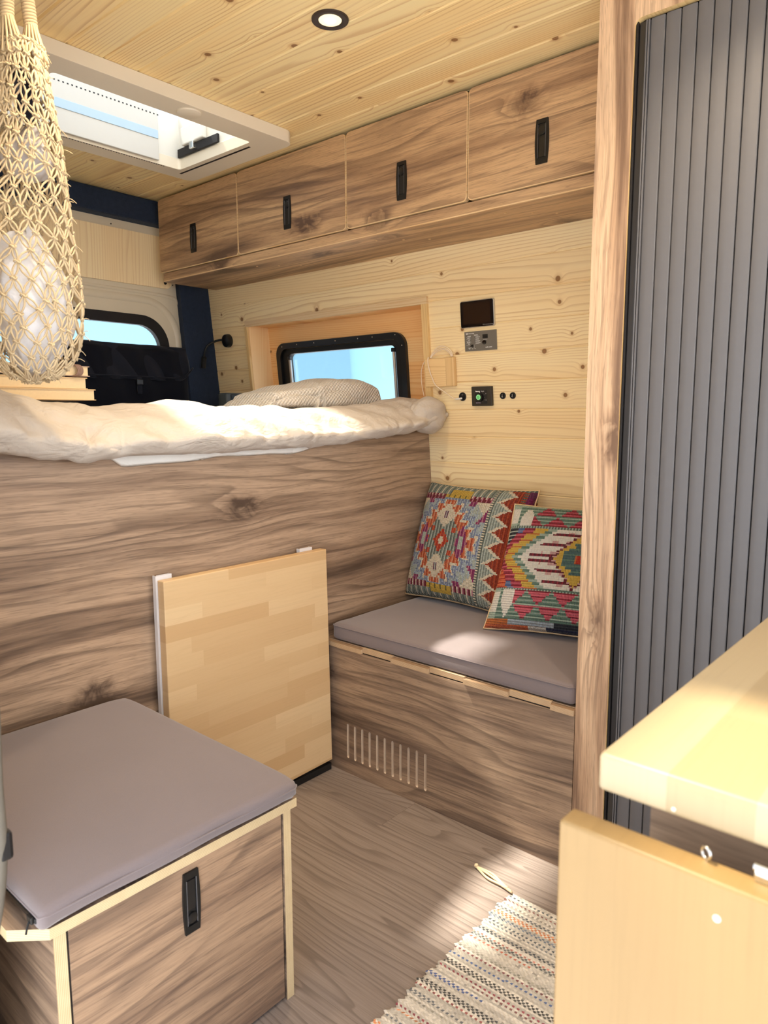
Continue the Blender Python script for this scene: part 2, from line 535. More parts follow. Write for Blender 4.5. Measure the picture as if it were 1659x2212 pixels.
M['mauve'] = fabric('mauve_canvas', rgb(126, 114, 114), 700, 0.92, 0.11, 0.35, 7.0)
M['mauve_side'] = fabric('mauve_canvas_boxing', rgb(130, 118, 118), 700, 0.92, 0.06, 0.3, 8.0)
M['duvet'] = wrinkled('cream_linen_duvet', rgb(206, 194, 180), 0.85, 0.8)
M['sheet'] = wrinkled('white_cotton_sheet', rgb(246, 242, 234), 0.85, 0.4)
M['mattress'] = fabric('mattress_ticking', rgb(226, 222, 214), 500)
M['white_cloth'] = wrinkled('white_cotton_cloth', rgb(244, 243, 246), 0.85, 0.5)
M['navy_cloth'] = fabric('navy_cloth', rgb(36, 38, 52), 500)
M['grey_cloth'] = wrinkled('grey_cotton_cloth', rgb(214, 212, 216), 0.85, 0.5)
M['jute'] = fabric('jute_twine', rgb(216, 193, 154), 1500, 0.9, 0.14, 0.2, 40.0, 0.5)
M['black'] = plain('black_plastic', rgb(20, 20, 21), 0.35, 0, 0.5)
M['black_matte'] = plain('black_matte_metal', rgb(30, 29, 28), 0.45, 0.3, 0.5)
M['ring'] = plain('bronze_black_trim', rgb(62, 50, 44), 0.4, 0.4, 0.5)
M['rubber'] = plain('black_rubber', rgb(22, 18, 18), 0.6, 0, 0.4)
M['tambour'] = plain('anthracite_slat', rgb(104, 102, 104), 0.5, 0.15, 0.5, 0.03)
M['tambour_dark'] = plain('anthracite_guide', rgb(64, 62, 62), 0.32, 0.6, 0.5, 0.03)
M['hollow'] = plain('locker_inside', rgb(16, 14, 14), 0.9)
M['cassette'] = plain('white_cassette', rgb(204, 200, 192), 0.5, 0, 0.3, 0.01)
M['white_pl'] = plain('white_plastic', rgb(226, 222, 212), 0.45, 0, 0.4, 0.01)
M['cream_pl'] = plain('cream_plastic', rgb(234, 222, 200), 0.45, 0, 0.4, 0.01)
M['white_metal'] = plain('white_coated_metal', rgb(234, 234, 238), 0.35, 0.2, 0.5, 0.02)
M['bluewhite'] = plain('pale_blue_blind', rgb(176, 198, 216), 0.7, 0, 0.3, 0.02)
M['glass'] = glass('window_glass', (0.96, 0.98, 1.0, 1), 0.05)
M['dome'] = glass('acrylic_dome', (0.97, 0.98, 0.98, 1), 0.05, 0.04)
M['smoked'] = glass('smoked_acrylic', (0.78, 0.75, 0.66, 1), 0.05)
M['carpet'] = fabric('navy_felt_carpet', rgb(42, 52, 70), 420, 0.97, 0.35, 0.1, 60.0, 0.6, 0.003)
M['beige'] = plain('beige_van_paint', rgb(220, 206, 180), 0.38, 0.0, 0.5, 0.015, 20)
M['paint_shell'] = plain('beige_shell', rgb(214, 200, 176), 0.5, 0, 0.4, 0.02, 20)
M['black_fabric'] = fabric('black_nylon', rgb(24, 26, 36), 800, 0.75, 0.15, 0.2, 20, 0.3)
M['black_fabric2'] = fabric('black_nylon_pocket', rgb(14, 15, 24), 800, 0.8, 0.15, 0.1, 20, 0.3)
M['screen'] = plain('dark_display_glass', rgb(40, 22, 12), 0.06, 0, 0.6, 0.02)
M['bezel'] = plain('display_bezel', rgb(18, 8, 8), 0.12, 0, 0.6, 0.02)
M['alu'] = plain('brushed_aluminium', rgb(210, 206, 200), 0.35, 0.9, 0.5, 0.03)
M['chrome'] = plain('polished_steel', rgb(220, 220, 216), 0.15, 1.0, 0.5, 0.02)
M['grey_panel'] = plain('grey_metal_panel', rgb(120, 114, 104), 0.45, 0.2, 0.5, 0.03)
M['dark_panel'] = plain('dark_bronze_panel', rgb(60, 54, 46), 0.35, 0.35, 0.5, 0.03)
M['ink'] = plain('white_print', rgb(240, 238, 232), 0.6, 0, 0.2, 0.0)
M['ink_dim'] = plain('grey_print', rgb(150, 144, 138), 0.6, 0, 0.2, 0.0)
M['ink_lilac'] = plain('lilac_print', rgb(186, 164, 176), 0.6, 0, 0.2, 0.0)
M['green'] = emit('green_lit_knob', rgb(96, 168, 100), 0.35)
M['green_hi'] = emit('green_lit_ring', rgb(150, 205, 150), 0.45)
M['lamp_glow'] = emit('warm_led', (1.0, 0.86, 0.56, 1), 9.0)
M['lamp_reflector'] = emit('warm_lens', (1.0, 0.84, 0.50, 1), 0.75)
M['cable'] = plain('cream_cable', rgb(246, 226, 200), 0.45, 0, 0.4, 0.02)
M['paper'] = plain('book_pages', rgb(232, 208, 168), 0.85, 0, 0.2, 0.06, 200)
M['cover_tan'] = plain('tan_book_cover', rgb(226, 196, 152), 0.6, 0, 0.3, 0.04)
M['leather'] = plain('taupe_leather', rgb(182, 160, 146), 0.5, 0, 0.4, 0.05)
M['leather_dk'] = plain('brown_leather_strap', rgb(146, 118, 106), 0.5, 0, 0.4, 0.05)
M['speaker'] = plain('slate_speaker', rgb(74, 80, 80), 0.5, 0, 0.4, 0.05)
M['grille'] = plain('dark_speaker_grille', rgb(34, 40, 44), 0.7, 0, 0.4, 0.3, 500, 0.5)
M['left_strip'] = plain('taupe_edge_strip', rgb(112, 106, 96), 0.7, 0, 0.3, 0.12, 90, 0.2)
M['clay'] = plain('grey_gravel_ground', rgb(212, 212, 214), 0.95, 0, 0.2, 0.12, 6.0)

# ================================================================== the van shell
CEIL = 2.074
SKX0, SKX1, SKY0, SKY1 = 0.945, 1.592, 1.966, 2.372       # roof hatch opening
REAR = 2.93

def struct(name, bm, mats, smooth=None):
    return tag(obj(name, bm, mats, smooth=smooth), kind='structure')

bm = NB(); box(bm, (0.30, -1.8, -0.05), (2.32, 3.1, 0.0)); struct('floor', bm, M['floor'])

def tg_board(bm, along_ax, a0, a1, v0, v1, face, thick, out, mat=0, ch=0.0028):
    """one board: chamfered on both long edges of the visible face. face(v)->coordinate of the visible face"""
    pass

# ceiling: boards along y, groove between neighbours
bm = NB()
pitch, x0 = 0.098, 1.628
k0 = int(math.floor((0.28 - x0) / pitch))
k = k0
HX0, HX1, HY0, HY1 = SKX0 - 0.03, SKX1 + 0.03, SKY0 - 0.03, SKY1 + 0.03
while x0 + k * pitch < 2.12:
    a, b = x0 + k * pitch, x0 + (k + 1) * pitch
    def board(a, b, y0, y1, ca=True, cb=True):
        c = 0.0042
        z = CEIL
        poly = [(a, z + 0.014), (a, z + (c if ca else 0)), (a + (c if ca else 0), z), (b - (c if cb else 0), z), (b, z + (c if cb else 0)), (b, z + 0.014)]
        p2 = []
        for q in poly:
            if not p2 or (abs(q[0] - p2[-1][0]) + abs(q[1] - p2[-1][1])) > 1e-6: p2.append(q)
        prism(bm, p2, y0, y1, 'y')
    if a < 0.60 and b > 0.345:  # opening added for the unseen vent above the worktop
        board(a, b, 0.96, 3.05); board(a, b, -1.8, 0.34)
        if a < 0.345: board(a, 0.345, 0.34, 0.96, True, False)
        if b > 0.60: board(0.60, b, 0.34, 0.96, False, True)
    elif b <= HX0 or a >= HX1: board(a, b, -1.8, 3.05)
    else:
        board(a, b, -1.8, HY0); board(a, b, HY1, 3.05)
        if a < HX0: board(a, HX0, HY0, HY1, True, False)
        if b > HX1: board(HX1, b, HY0, HY1, False, True)
    k += 1
# roof skin above the boards, with the same opening
plate(bm, [(0.26, -1.8), (2.14, -1.8), (2.14, 3.1), (0.26, 3.1)], [[(HX0, HY0), (HX1, HY0), (HX1, HY1), (HX0, HY1)], [(0.345, 0.34), (0.60, 0.34), (0.60, 0.96), (0.345, 0.96)]], CEIL + 0.0145, CEIL + 0.055, 'z')
struct('ceiling', bm, M['pine_ceil'])

# right wall: boards along y on the leaning wall, with the window recess cut out
WY0, WY1, WZ0, WZ1 = 1.637, 2.637, 1.169, 1.552
bm = NB()
pitch, z0 = 0.0957, 1.0733
k = -12
while z0 + k * pitch < CEIL - 0.002:
    a, b = z0 + k * pitch, min(z0 + (k + 1) * pitch, CEIL + 0.01)
    def wboard(a, b, y0, y1, ca=True, cb=True):
        c = 0.0028
        poly = [(wall_x(a) + 0.013, a), (wall_x(a) + (c if ca else 0), a), (wall_x(a + c), a + c), (wall_x(b - c), b - c), (wall_x(b) + (c if cb else 0), b), (wall_x(b) + 0.013, b)]
        prism(bm, poly, y0, y1, 'y')
    if a >= 0:
        inside = a >= WZ0 - 1e-4 and b <= WZ1 + 1e-3
        if inside:
            wboard(a, b, -1.2, WY0); wboard(a, b, WY1, 2.9)
        else: wboard(a, b, -1.2, 2.9)
    k += 1
# butt joint near the rear of the upper course
struct('wall_right', bm, M['pine_wall'])
# outer skin of the wall, behind boards
bm = NB()
out = [(-1.8, -0.05), (3.1, -0.05), (3.1, CEIL + 0.05), (-1.8, CEIL + 0.05)]
hole = [(1.86, 1.13), (2.53, 1.13), (2.53, 1.455), (1.86, 1.455)]
plate(bm, out, [hole], 0.0, 0.02, 'x')
for v in bm.verts: v.co.x += wall_x(v.co.z) + 0.122
struct('wall_right_outer', bm, M['paint_shell'])

# left side: sliding door opening in front, closed behind
bm = NB()
plate(bm, [(-1.8, -0.05), (3.1, -0.05), (3.1, CEIL + 0.05), (-1.8, CEIL + 0.05)], [rrect(-1.5, 0.0, 1.05, 1.86, 0.12)], 0.27, 0.33, 'x')
struct('wall_left', bm, M['paint_shell'])

# window recess: reveal boards, back boards, casing strips
rec = empty('window_1', (wall_x(1.36), 2.137, 1.36), kind='structure')
bm = NB()
OFF = -0.112
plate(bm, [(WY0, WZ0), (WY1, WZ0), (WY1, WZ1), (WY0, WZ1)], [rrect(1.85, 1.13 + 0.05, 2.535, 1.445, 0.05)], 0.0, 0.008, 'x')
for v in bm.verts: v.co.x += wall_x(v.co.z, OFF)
obj('recess_back', bm, M['glow_pine'], rec)
for nm, y0, y1 in (('reveal', WY1 - 0.006, WY1 + 0.006), ('reveal', WY0 - 0.006, WY0 + 0.006)):
    bm = NB()
    prism(bm, [(wall_x(WZ0, 0.001), WZ0), (wall_x(WZ1, 0.001), WZ1), (wall_x(WZ1, OFF), WZ1), (wall_x(WZ0, OFF), WZ0)], y0, y1, 'y')
    obj(nm, bm, M['reveal'], rec)
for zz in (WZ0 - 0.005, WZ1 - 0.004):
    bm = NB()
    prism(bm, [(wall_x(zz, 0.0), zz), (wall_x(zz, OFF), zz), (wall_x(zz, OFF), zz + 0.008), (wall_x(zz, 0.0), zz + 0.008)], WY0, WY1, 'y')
    obj('reveal', bm, M['glow_pine'], rec)
# casing: top strip, right (front) upright, thin left edge
bm = NB()
prism(bm, [(wall_x(1.543, 0.0), 1.543), (wall_x(1.543, 0.011), 1.543), (wall_x(1.568, 0.011), 1.568), (wall_x(1.568, 0.0), 1.568)], WY0 - 0.022, WY1 + 0.008, 'y')
obj('casing', bm, M['trim_y'], rec)
for y0, y1 in ((WY0 - 0.022, WY0 + 0.004), (WY1 - 0.004, WY1 + 0.012)):
    bm = NB()
    prism(bm, [(wall_x(1.12, 0.0), 1.12), (wall_x(1.12, 0.012), 1.12), (wall_x(1.5432, 0.012), 1.5432), (wall_x(1.5432, 0.0), 1.5432)], y0, y1, 'y')
    obj('casing', bm, M['trim_z'], rec)
# black window frame, in the lean of the wall
def wplane(name, outline, holes, o0, o1, mat, parent, hole_mat=None):
    b = NB(); plate(b, outline, holes, -o1, -o0, 'x')
    for v in b.verts: v.co.x += wall_x(v.co.z, OFF)
    return obj(name, b, mat, parent)
wplane('window_frame', rrect(1.812, 1.09, 2.574, 1.472, 0.055, 7), [rrect(1.838, 1.10, 2.548, 1.447, 0.045, 7)], 0.0, 0.016, M['black'], rec)
wplane('sash', rrect(1.840, 1.10, 2.546, 1.446, 0.045, 7), [rrect(1.872, 1.115, 2.503, 1.425, 0.025, 7)], -0.020, 0.004, M['black_matte'], rec)
wplane('pane', rrect(1.868, 1.112, 2.507, 1.428, 0.025, 6), [], -0.014, -0.010, M['glass'], rec)
for y in (1.880, 2.497):
    b = NB(); 
    tube(b, [(wall_x(1.13, OFF + 0.004), y, 1.13), (wall_x(1.405, OFF + 0.004), y, 1.405)], 0.007, 8)
    obj('blind_rail', b, M['alu'], rec, smooth=40)
    b = NB(); box(b, (wall_x(1.405, OFF) - 0.012, y - 0.009, 1.398), (wall_x(1.405, OFF) + 0.004, y + 0.009, 1.414), 0.002)
    obj('rail_end', b, M['black'], rec)
for y, z in ((1.86, 1.462), (1.98, 1.4615), (2.06, 1.461), (2.19, 1.461), (2.32, 1.461), (2.43, 1.461), (2.53, 1.457), (1.828, 1.42)):
    b = NB(); blob(b, (wall_x(z, OFF + 0.016), y, z), 0.0032, 1, (0.6, 1, 1))
    obj('screw', b, M['chrome'], rec, smooth='all')

# ------------------------------------------------------------------ rear: carpet corner, header, right rear door
bm = NB()
prism(bm, [(1.915, 1.79), (1.975, 1.0), (wall_x(1.0, -0.01), 1.0), (wall_x(1.79, -0.01), 1.79)], 2.9, 2.955, 'y')
prism(bm, [(1.908, 1.79), (1.968, 1.0), (1.992, 1.0), (1.932, 1.79)], 2.888, 2.91, 'y')
struct('trim_1', bm, M['carpet'])
bm = NB()
box(bm, (0.34, 2.885, 1.974), (2.04, 2.97, CEIL - 0.002), 0.01)
struct('trim_2', bm, M['carpet'])
bm = NB()
box(bm, (0.33, 2.98, -0.05), (2.30, 3.06, 1.05)); box(bm, (0.33, 2.99, 1.05), (1.05, 3.05, CEIL))
struct('wall_rear', bm, M['paint_shell'])

door = empty('door_1', (1.5, REAR, 1.0), kind='structure')
bm = NB()
glass_o = rrect(1.02, 1.10, 1.868, 1.583, 0.13, 10)
plate(bm, [(0.97, 1.02), (2.0, 1.02), (1.948, 1.75), (1.94, 1.97), (0.97, 1.97)], [glass_o], REAR, REAR + 0.03, 'y')
obj('door_skin', bm, M['beige'], door)
# pressed ridge round the window and the swage above it
bm = NB()
pth = []
for (x, z) in rrect(0.955, 1.04, 1.925, 1.655, 0.17, 10): pth.append((x, REAR + 0.004, z))
tube(bm, pth, 0.020, 8, closed=True)
for v in bm.verts: v.co.y = REAR + 0.006 + (v.co.y - REAR - 0.006) * 0.55
obj('pressed_ridge', bm, M['beige'], door, smooth=60)
bm = NB()
tube(bm, smooth_path([(0.98, REAR + 0.004, 1.692), (1.5, REAR + 0.004, 1.688), (1.86, REAR + 0.004, 1.683), (1.925, REAR + 0.004, 1.66), (1.945, REAR + 0.004, 1.60), (1.975, REAR + 0.004, 1.2)], 6), 0.009, 8)
obj('pressed_ridge', bm, M['beige'], door, smooth=60)
bm = NB()
plate(bm, rrect(1.015, 1.09, 1.872, 1.588, 0.135, 10), [rrect(1.06, 1.13, 1.826, 1.545, 0.10, 10)], REAR - 0.006, REAR + 0.02, 'y')
obj('window_seal', bm, M['rubber'], door)
bm = NB()
plate(bm, rrect(1.05, 1.12, 1.836, 1.555, 0.10, 8), [], REAR + 0.014, REAR + 0.018, 'y')
obj('pane', bm, M['glass'], door)
bm = NB()
plate(bm, rrect(1.0, 1.714, 1.895, 1.934, 0.03, 6, (0, 0, 0, 1)), [], REAR - 0.008, REAR, 'y')
pp = obj('ply_panel', bm, M['birch_panel'], door)
for (x, z) in ((1.872, 1.898), (1.862, 1.738), (1.2, 1.74), (1.2, 1.90)):
    b = NB(); lathe(b, [(0.0072, 0.0), (0.0066, -0.003), (0.003, -0.0045)], (x, REAR - 0.008, z), 'y', 16)
    obj('screw', b, M['rubber'], pp, smooth=40)
for (x, z) in ((1.905, 1.735), (1.62, 1.948)):
    b = NB(); blob(b, (x, REAR, z), 0.0035, 1, (1, 0.5, 1)); obj('rivet', b, M['rubber'], door)

# taupe strip for an unidentified edge at the left of the view
bm = NB()
tube(bm, smooth_path([(0.262, 1.035, 1.75), (0.262, 1.035, 1.45), (0.262, 0.99, 1.25), (0.266, 0.90, 1.10), (0.276, 0.855, 1.00), (0.286, 0.846, 0.88), (0.288, 0.842, 0.83), (0.289, 0.852, 0.73), (0.290, 0.856, 0.65), (0.289, 0.876, 0.57), (0.286, 0.905, 0.49), (0.272, 0.915, 0.36), (0.265, 0.915, 0.0)], 6), 0.0115, 10)
struct('trim_3', bm, M['left_strip'], smooth=60)
bm = NB(); box(bm, (0.288, 0.846, 0.632), (0.306, 0.862, 0.668), 0.005)
struct('trim_4', bm, M['rubber'])

# ================================================================== roof hatch
sk = empty('roof_hatch', ((SKX0 + SKX1) / 2, (SKY0 + SKY1) / 2, CEIL), 'white plastic roof hatch open to the sky in the pine ceiling', 'skylight')
bm = NB()
plate(bm, rrect(0.80, 1.872, 1.700, 2.455, 0.035, 6), [rrect(SKX0, SKY0, SKX1, SKY1, 0.012, 4)], CEIL - 0.038, CEIL - 0.0005, 'z')
fr = obj('inner_frame', bm, M['cream_pl'], sk)
b_ = fr.modifiers.new('edge', 'BEVEL'); b_.width = 0.006; b_.segments = 3; b_.limit_method = 'ANGLE'; b_.angle_limit = math.radians(50)
# well walls rising through the roof
bm = NB()
W_T = CEIL + 0.145
plate(bm, [(SKX0 - 0.022, SKY0 - 0.022), (SKX1 + 0.022, SKY0 - 0.022), (SKX1 + 0.022, SKY1 + 0.022), (SKX0 - 0.022, SKY1 + 0.022)],
      [[(SKX0 - 0.004, SKY0 - 0.004), (SKX1 + 0.004, SKY0 - 0.004), (SKX1 + 0.004, SKY1 + 0.004), (SKX0 - 0.004, SKY1 + 0.004)]], CEIL - 0.002, W_T, 'z')
obj('well', bm, M['white_pl'], sk)
# far side: pleated blind cassette with a pale blue band and a row of punched holes
bm = NB(); box(bm, (SKX0 + 0.004, SKY1 - 0.014, CEIL - 0.03), (1.500, SKY1 - 0.004, CEIL + 0.140), 0.002)
cas = obj('blind_cassette', bm, M['cassette'], sk)
bm = NB(); box(bm, (SKX0 + 0.012, SKY1 - 0.017, CEIL + 0.040), (1.498, SKY1 - 0.0135, CEIL + 0.068), 0.001)
obj('blue_band', bm, M['bluewhite'], cas)
bm = NB()
for i in range(37):
    x = SKX0 + 0.03 + i * 0.0145
    box(bm, (x, SKY1 - 0.0152, CEIL + 0.118), (x + 0.005, SKY1 - 0.0135, CEIL + 0.122))
obj('punched_holes', bm, M['black_matte'], cas)
bm = NB()
for i in range(60):
    x = SKX0 + 0.02 + i * 0.0095
    box(bm, (x, SKY1 + 0.004, CEIL - 0.0392), (x + 0.0055, SKY1 + 0.0065, CEIL - 0.0378))
obj('mesh_slots', bm, M['black_matte'], sk)
# oval button on the cassette, round catch under the near rail
bm = NB(); lathe(bm, [(0.022, 0.0), (0.022, -0.003), (0.019, -0.005)], (1.075, SKY1 - 0.014, CEIL + 0.108), 'y', 28)
obj('button', bm, M['cream_pl'], cas, smooth=40)
bm = NB(); lathe(bm, [(0.036, 0.0), (0.035, -0.004), (0.028, -0.007)], (1.325, 1.918, CEIL - 0.038), 'z', 28)
obj('catch', bm, M['cream_pl'], sk, smooth=40)
# right side: white bracket, dark slot and dark gasket strip
bm = NB(); box(bm, (SKX1 - 0.010, 2.13, CEIL + 0.0), (SKX1 - 0.001, SKY1 - 0.004, CEIL + 0.028), 0.001)
obj('gasket', bm, M['rubber'], sk)
bm = NB(); box(bm, (SKX1 - 0.02, 2.20, CEIL + 0.03), (SKX1 - 0.002, 2.33, CEIL + 0.09), 0.004)
obj('hinge_arm', bm, M['white_pl'], sk)
bm = NB(); box(bm, (SKX1 - 0.026, 2.25, CEIL + 0.006), (SKX1 - 0.009, 2.275, CEIL + 0.03), 0.002)
obj('hinge_pin', bm, M['chrome'], sk)
bm = NB(); box(bm, (1.612, 2.0, CEIL - 0.0388), (1.620, 2.405, CEIL - 0.037))
obj('blind_slot', bm, M['rubber'], sk)
# clear acrylic lid, propped open towards the rear
bm = NB()
def lid(u, v):
    x = SKX0 - 0.05 + u * (SKX1 - SKX0 + 0.10); y = SKY0 - 0.05 + v * (SKY1 - SKY0 + 0.10)
    b = 0.03 * (1 - (2 * u - 1) ** 4) * (1 - (2 * v - 1) ** 4)
    return Vector((x, y, W_T + 0.012 + b + 0.05 * (1 - v)))
grid_surface(bm, lid, 16, 12)
o = obj('lid', bm, M['dome'], sk, smooth='all')
so = o.modifiers.new('thick', 'SOLIDIFY'); so.thickness = 0.003

rv = empty('added_roof_vent', (0.49, 0.65, CEIL), 'unseen roof vent added to let sun onto the worktop, nearer the sliding door', 'vent')  # made-up vent out of view, added to put a sun patch on the worktop
bm = NB(); plate(bm, rrect(0.334, 0.29, 0.655, 1.01, 0.012, 5), [rrect(0.352, 0.35, 0.593, 0.95, 0.01, 3)], CEIL - 0.02, CEIL - 0.0005, 'z'); obj('frame', bm, M['cream_pl'], rv)
bm = NB(); plate(bm, rrect(0.334, 0.325, 0.613, 0.975, 0.01, 3), [rrect(0.352, 0.35, 0.593, 0.95, 0.01, 3)], CEIL + 0.056, CEIL + 0.075, 'z'); obj('upstand', bm, M['white_pl'], rv)
bm = NB(); plate(bm, rrect(0.334, 0.325, 0.613, 0.975, 0.01, 3), [], CEIL + 0.078, CEIL + 0.081, 'z'); obj('smoked_lid', bm, M['smoked'], rv)  # tinted lid of the added vent, weakens its sun patch

# ================================================================== ceiling spot
def spot(x, y, label):
    t = empty('ceiling_spotlight', (x, y, CEIL), label, 'ceiling light', 'recessed ceiling spotlights')
    b = NB()
    lathe(b, [(0.0265, 0.002), (0.0275, -0.003), (0.036, -0.005), (0.0435, -0.0035), (0.044, 0.0)], (x, y, CEIL), 'z', 40, caps=False)
    obj('trim_ring', b, M['ring'], t, smooth=40)
    b = NB(); lathe(b, [(0.0280, 0.0006), (0.0270, -0.0030), (0.020, -0.0045), (0.010, -0.0038)], (x, y, CEIL), 'z', 32)
    obj('lens', b, M['lamp_reflector'], t, smooth=40)
    b = NB(); lathe(b, [(0.0125, -0.0032), (0.0118, -0.0052), (0.006, -0.0060)], (x, y, CEIL), 'z', 24)
    obj('diode', b, M['lamp_glow'], t, smooth=40)
    L = bpy.data.lights.new('spot_glow', 'SPOT'); L.energy = 15; L.color = (1.0, 0.80, 0.55); L.spot_size = math.radians(125); L.spot_blend = 1.0; L.shadow_soft_size = 0.02
    lo = bpy.data.objects.new('spot_glow', L); COL.objects.link(lo); lo.location = (0, 0, -0.012); lo.parent = t
    return t
spot(1.298, 1.298, 'round black-rimmed spotlight shining in the pine ceiling')
spot(1.298, 0.45, 'added black-rimmed ceiling spotlight over the kitchen, out of view nearer the front')  # unseen copy of the spot above, added for more light on the lockers
spot(0.72, 1.25, 'added black-rimmed ceiling spotlight by the sliding door, out of view')  # another unseen copy, added for extra light inside

# ================================================================== overhead lockers
CX_F, CB, CT = 1.798, 1.735, 2.062
loc = empty('overhead_locker', (1.95, 1.8, CB), 'walnut overhead locker row with four flap doors under the pine ceiling', 'cabinet')
Y0, Y1 = 0.758, 2.851
bm = NB()
# carcass: bottom shelf, back strip under the doors, ends
pb = [(CX_F + 0.004, 1.724), (wall_x(1.724, 0.001), 1.724), (wall_x(1.739, 0.001), 1.739), (CX_F + 0.004, 1.739)]
prism(bm, pb, Y0, Y1 - 0.012, 'y', 0)
for y in (Y0, Y1 - 0.030):
    prism(bm, [(CX_F + 0.02, 1.739), (wall_x(1.739, 0.001), 1.739), (wall_x(CEIL - 0.004, 0.001), CEIL - 0.004), (CX_F + 0.02, CEIL - 0.004)], y, y + 0.015, 'y', 0)
obj('carcass', bm, [M['walnut_cab']], loc)
bm = NB()
box(bm, (CX_F, Y0, 1.7265), (CX_F + 0.018, Y1 - 0.020, 1.757), 0, mat=0, edge_mats={'z': 1, 'y': 1, 'x': 0})
obj('lower_rail', bm, [M['walnut_cab'], M['trim_y']], loc)
bm = NB(); box(bm, (CX_F - 0.0012, Y0, 1.7245), (CX_F + 0.004, Y1 - 0.020, 1.7275), 0); obj('edge_strip', bm, M['trim_y'], loc)
bm = NB(); box(bm, (CX_F + 0.03, Y0, CT - 0.01), (CX_F + 0.04, Y1 - 0.02, CEIL - 0.001), 0); obj('shadow_gap_back', bm, M['hollow'], loc)

for (x, y) in ((1.855, 1.65), (1.905, 1.575), (1.955, 1.505), (1.855, 1.155), (1.905, 1.095), (1.955, 1.045), (1.855, 2.27), (1.905, 2.20), (1.955, 2.13)):
    bm = NB(); lathe(bm, [(0.0042, 0.0), (0.0040, -0.0012), (0.002, -0.0018)], (x, y, 1.7240), 'z', 14)
    obj('screw_cap', bm, M['trim_y'], loc, smooth=40)

def latch(parent, M4, w, h, lock_low=False):
    """flush push latch: tapered black plate, recessed pull, round lock. M4 places local (x right, y up, z out)"""
    b = NB()
    n = 10
    pts = []
    for i in range(n + 1):
        t = i / n; pts.append((w * (0.42 + 0.08 * math.sin(math.pi * t)), -h / 2 + h * t))
    poly = pts + [(-x, y) for x, y in reversed(pts)]
    inner = rrect(-w * 0.30, -h * 0.38, w * 0.30, h * 0.40, w * 0.06, 3)
    plate(b, poly, [inner], 0.0, 0.0042, 'z')
    bmesh.ops.transform(b, matrix=M4, verts=b.verts)
    hd = obj('handle', b, M['black_matte'], parent)
    b = NB(); box(b, (-w * 0.31, -h * 0.39, 0.0006), (w * 0.31, h * 0.41, 0.0014)); bmesh.ops.transform(b, matrix=M4, verts=b.verts)
    obj('recess', b, M['black'], hd)
    b = NB()
    yy = -h * 0.26 if lock_low else h * 0.24
    lathe(b, [(w * 0.29, 0.0008), (w * 0.28, 0.0045), (w * 0.22, 0.0052)], (0, yy, 0), 'z', 24); bmesh.ops.transform(b, matrix=M4, verts=b.verts)
    obj('lock', b, M['black'], hd, smooth=40)
    b = NB()
    y0, y1 = (-h * 0.12, h * 0.36) if lock_low else (-h * 0.35, h * 0.10)
    box(b, (-w * 0.25, y0, 0.0010), (w * 0.25, y1, 0.0030), 0.0008); bmesh.ops.transform(b, matrix=M4, verts=b.verts)
    obj('pull', b, M['black'], hd)
    for sx in (-1, 1):
        b = NB(); box(b, (sx * w * 0.285 - 0.0005, -h * 0.36, 0.003), (sx * w * 0.285 + 0.0005, h * 0.38, 0.0048)); bmesh.ops.transform(b, matrix=M4, verts=b.verts)
        obj('rim', b, M['tambour'], hd)
    return hd

def wall_frame(p, n=(-1, 0, 0), up=(0, 0, 1)):
    n = Vector(n).normalized(); up = Vector(up); r = up.cross(n).normalized(); up = n.cross(r).normalized()
    m = Matrix((r, up, n)).transposed().to_4x4(); m.translation = Vector(p)
    return m

seams = [2.848, 2.304, 1.729, 1.246, 0.758]
hy = [(2.593, 1.868), (2.018, 1.865), (1.489, 1.865), (1.007, 1.866)]
for i in range(4):
    ya, yb = seams[i + 1] + 0.0018, seams[i] - 0.0018
    bm = NB()
    out = rrect(ya, 1.7605, yb, CT, 0.014, 4, (1, 1, 1, 1) if i < 3 else (1, 0, 0, 1))
    plate(bm, out, [], CX_F - 0.004, CX_F + 0.012, 'x', 0, 1)
    d = obj('door', bm, [M['trim_y'], M['trim_y']], loc)
    b = NB(); e = 0.0026
    plate(b, rrect(ya + e, 1.7605 + e, yb - e, CT - 0.0005, 0.013, 4, (1, 1, 1, 1) if i < 3 else (1, 0, 0, 1)), [], CX_F - 0.0048, CX_F - 0.0035, 'x')
    obj('laminate', b, M['walnut_cab'], d)
    latch(d, wall_frame((CX_F - 0.0048, hy[i][0], hy[i][1])), 0.040, 0.112)

# ================================================================== wardrobe with tambour door
FX = 1.579
wd = empty('wardrobe', (1.85, 0.22, 0.0), 'tall walnut wardrobe beside the bench, closed by an anthracite tambour door', 'wardrobe')
OP = rrect(-0.62, 0.055, 0.675, 1.9725, 0.016, 5)
bm = NB(); plate(bm, [(-0.70, 0.0), (0.755, 0.0), (0.755, CEIL - 0.003), (-0.70, CEIL - 0.003)], [OP], FX, FX + 0.018, 'x', 0, 1, 1)
obj('face_frame', bm, [M['walnut_z'], M['trim_z']], wd)
bm = NB()
prism(bm, [(FX + 0.018, 0.0), (wall_x(0, 0.002), 0.0), (wall_x(CEIL - 0.003, 0.002), CEIL - 0.003), (FX + 0.018, CEIL - 0.003)], 0.737, 0.755, 'y')
obj('side_panel', bm, M['walnut_z'], wd)
bm = NB()
prism(bm, [(FX + 0.018, 0.0), (wall_x(0, 0.002), 0.0), (wall_x(CEIL - 0.003, 0.002), CEIL - 0.003), (FX + 0.018, CEIL - 0.003)], -0.70, -0.682, 'y')
obj('side_panel', bm, M['walnut_z'], wd)
bm = NB(); box(bm, (FX + 0.05, -0.68, 0.05), (FX + 0.055, 0.735, 2.0)); obj('inner_back', bm, M['hollow'], wd)
td = NB()
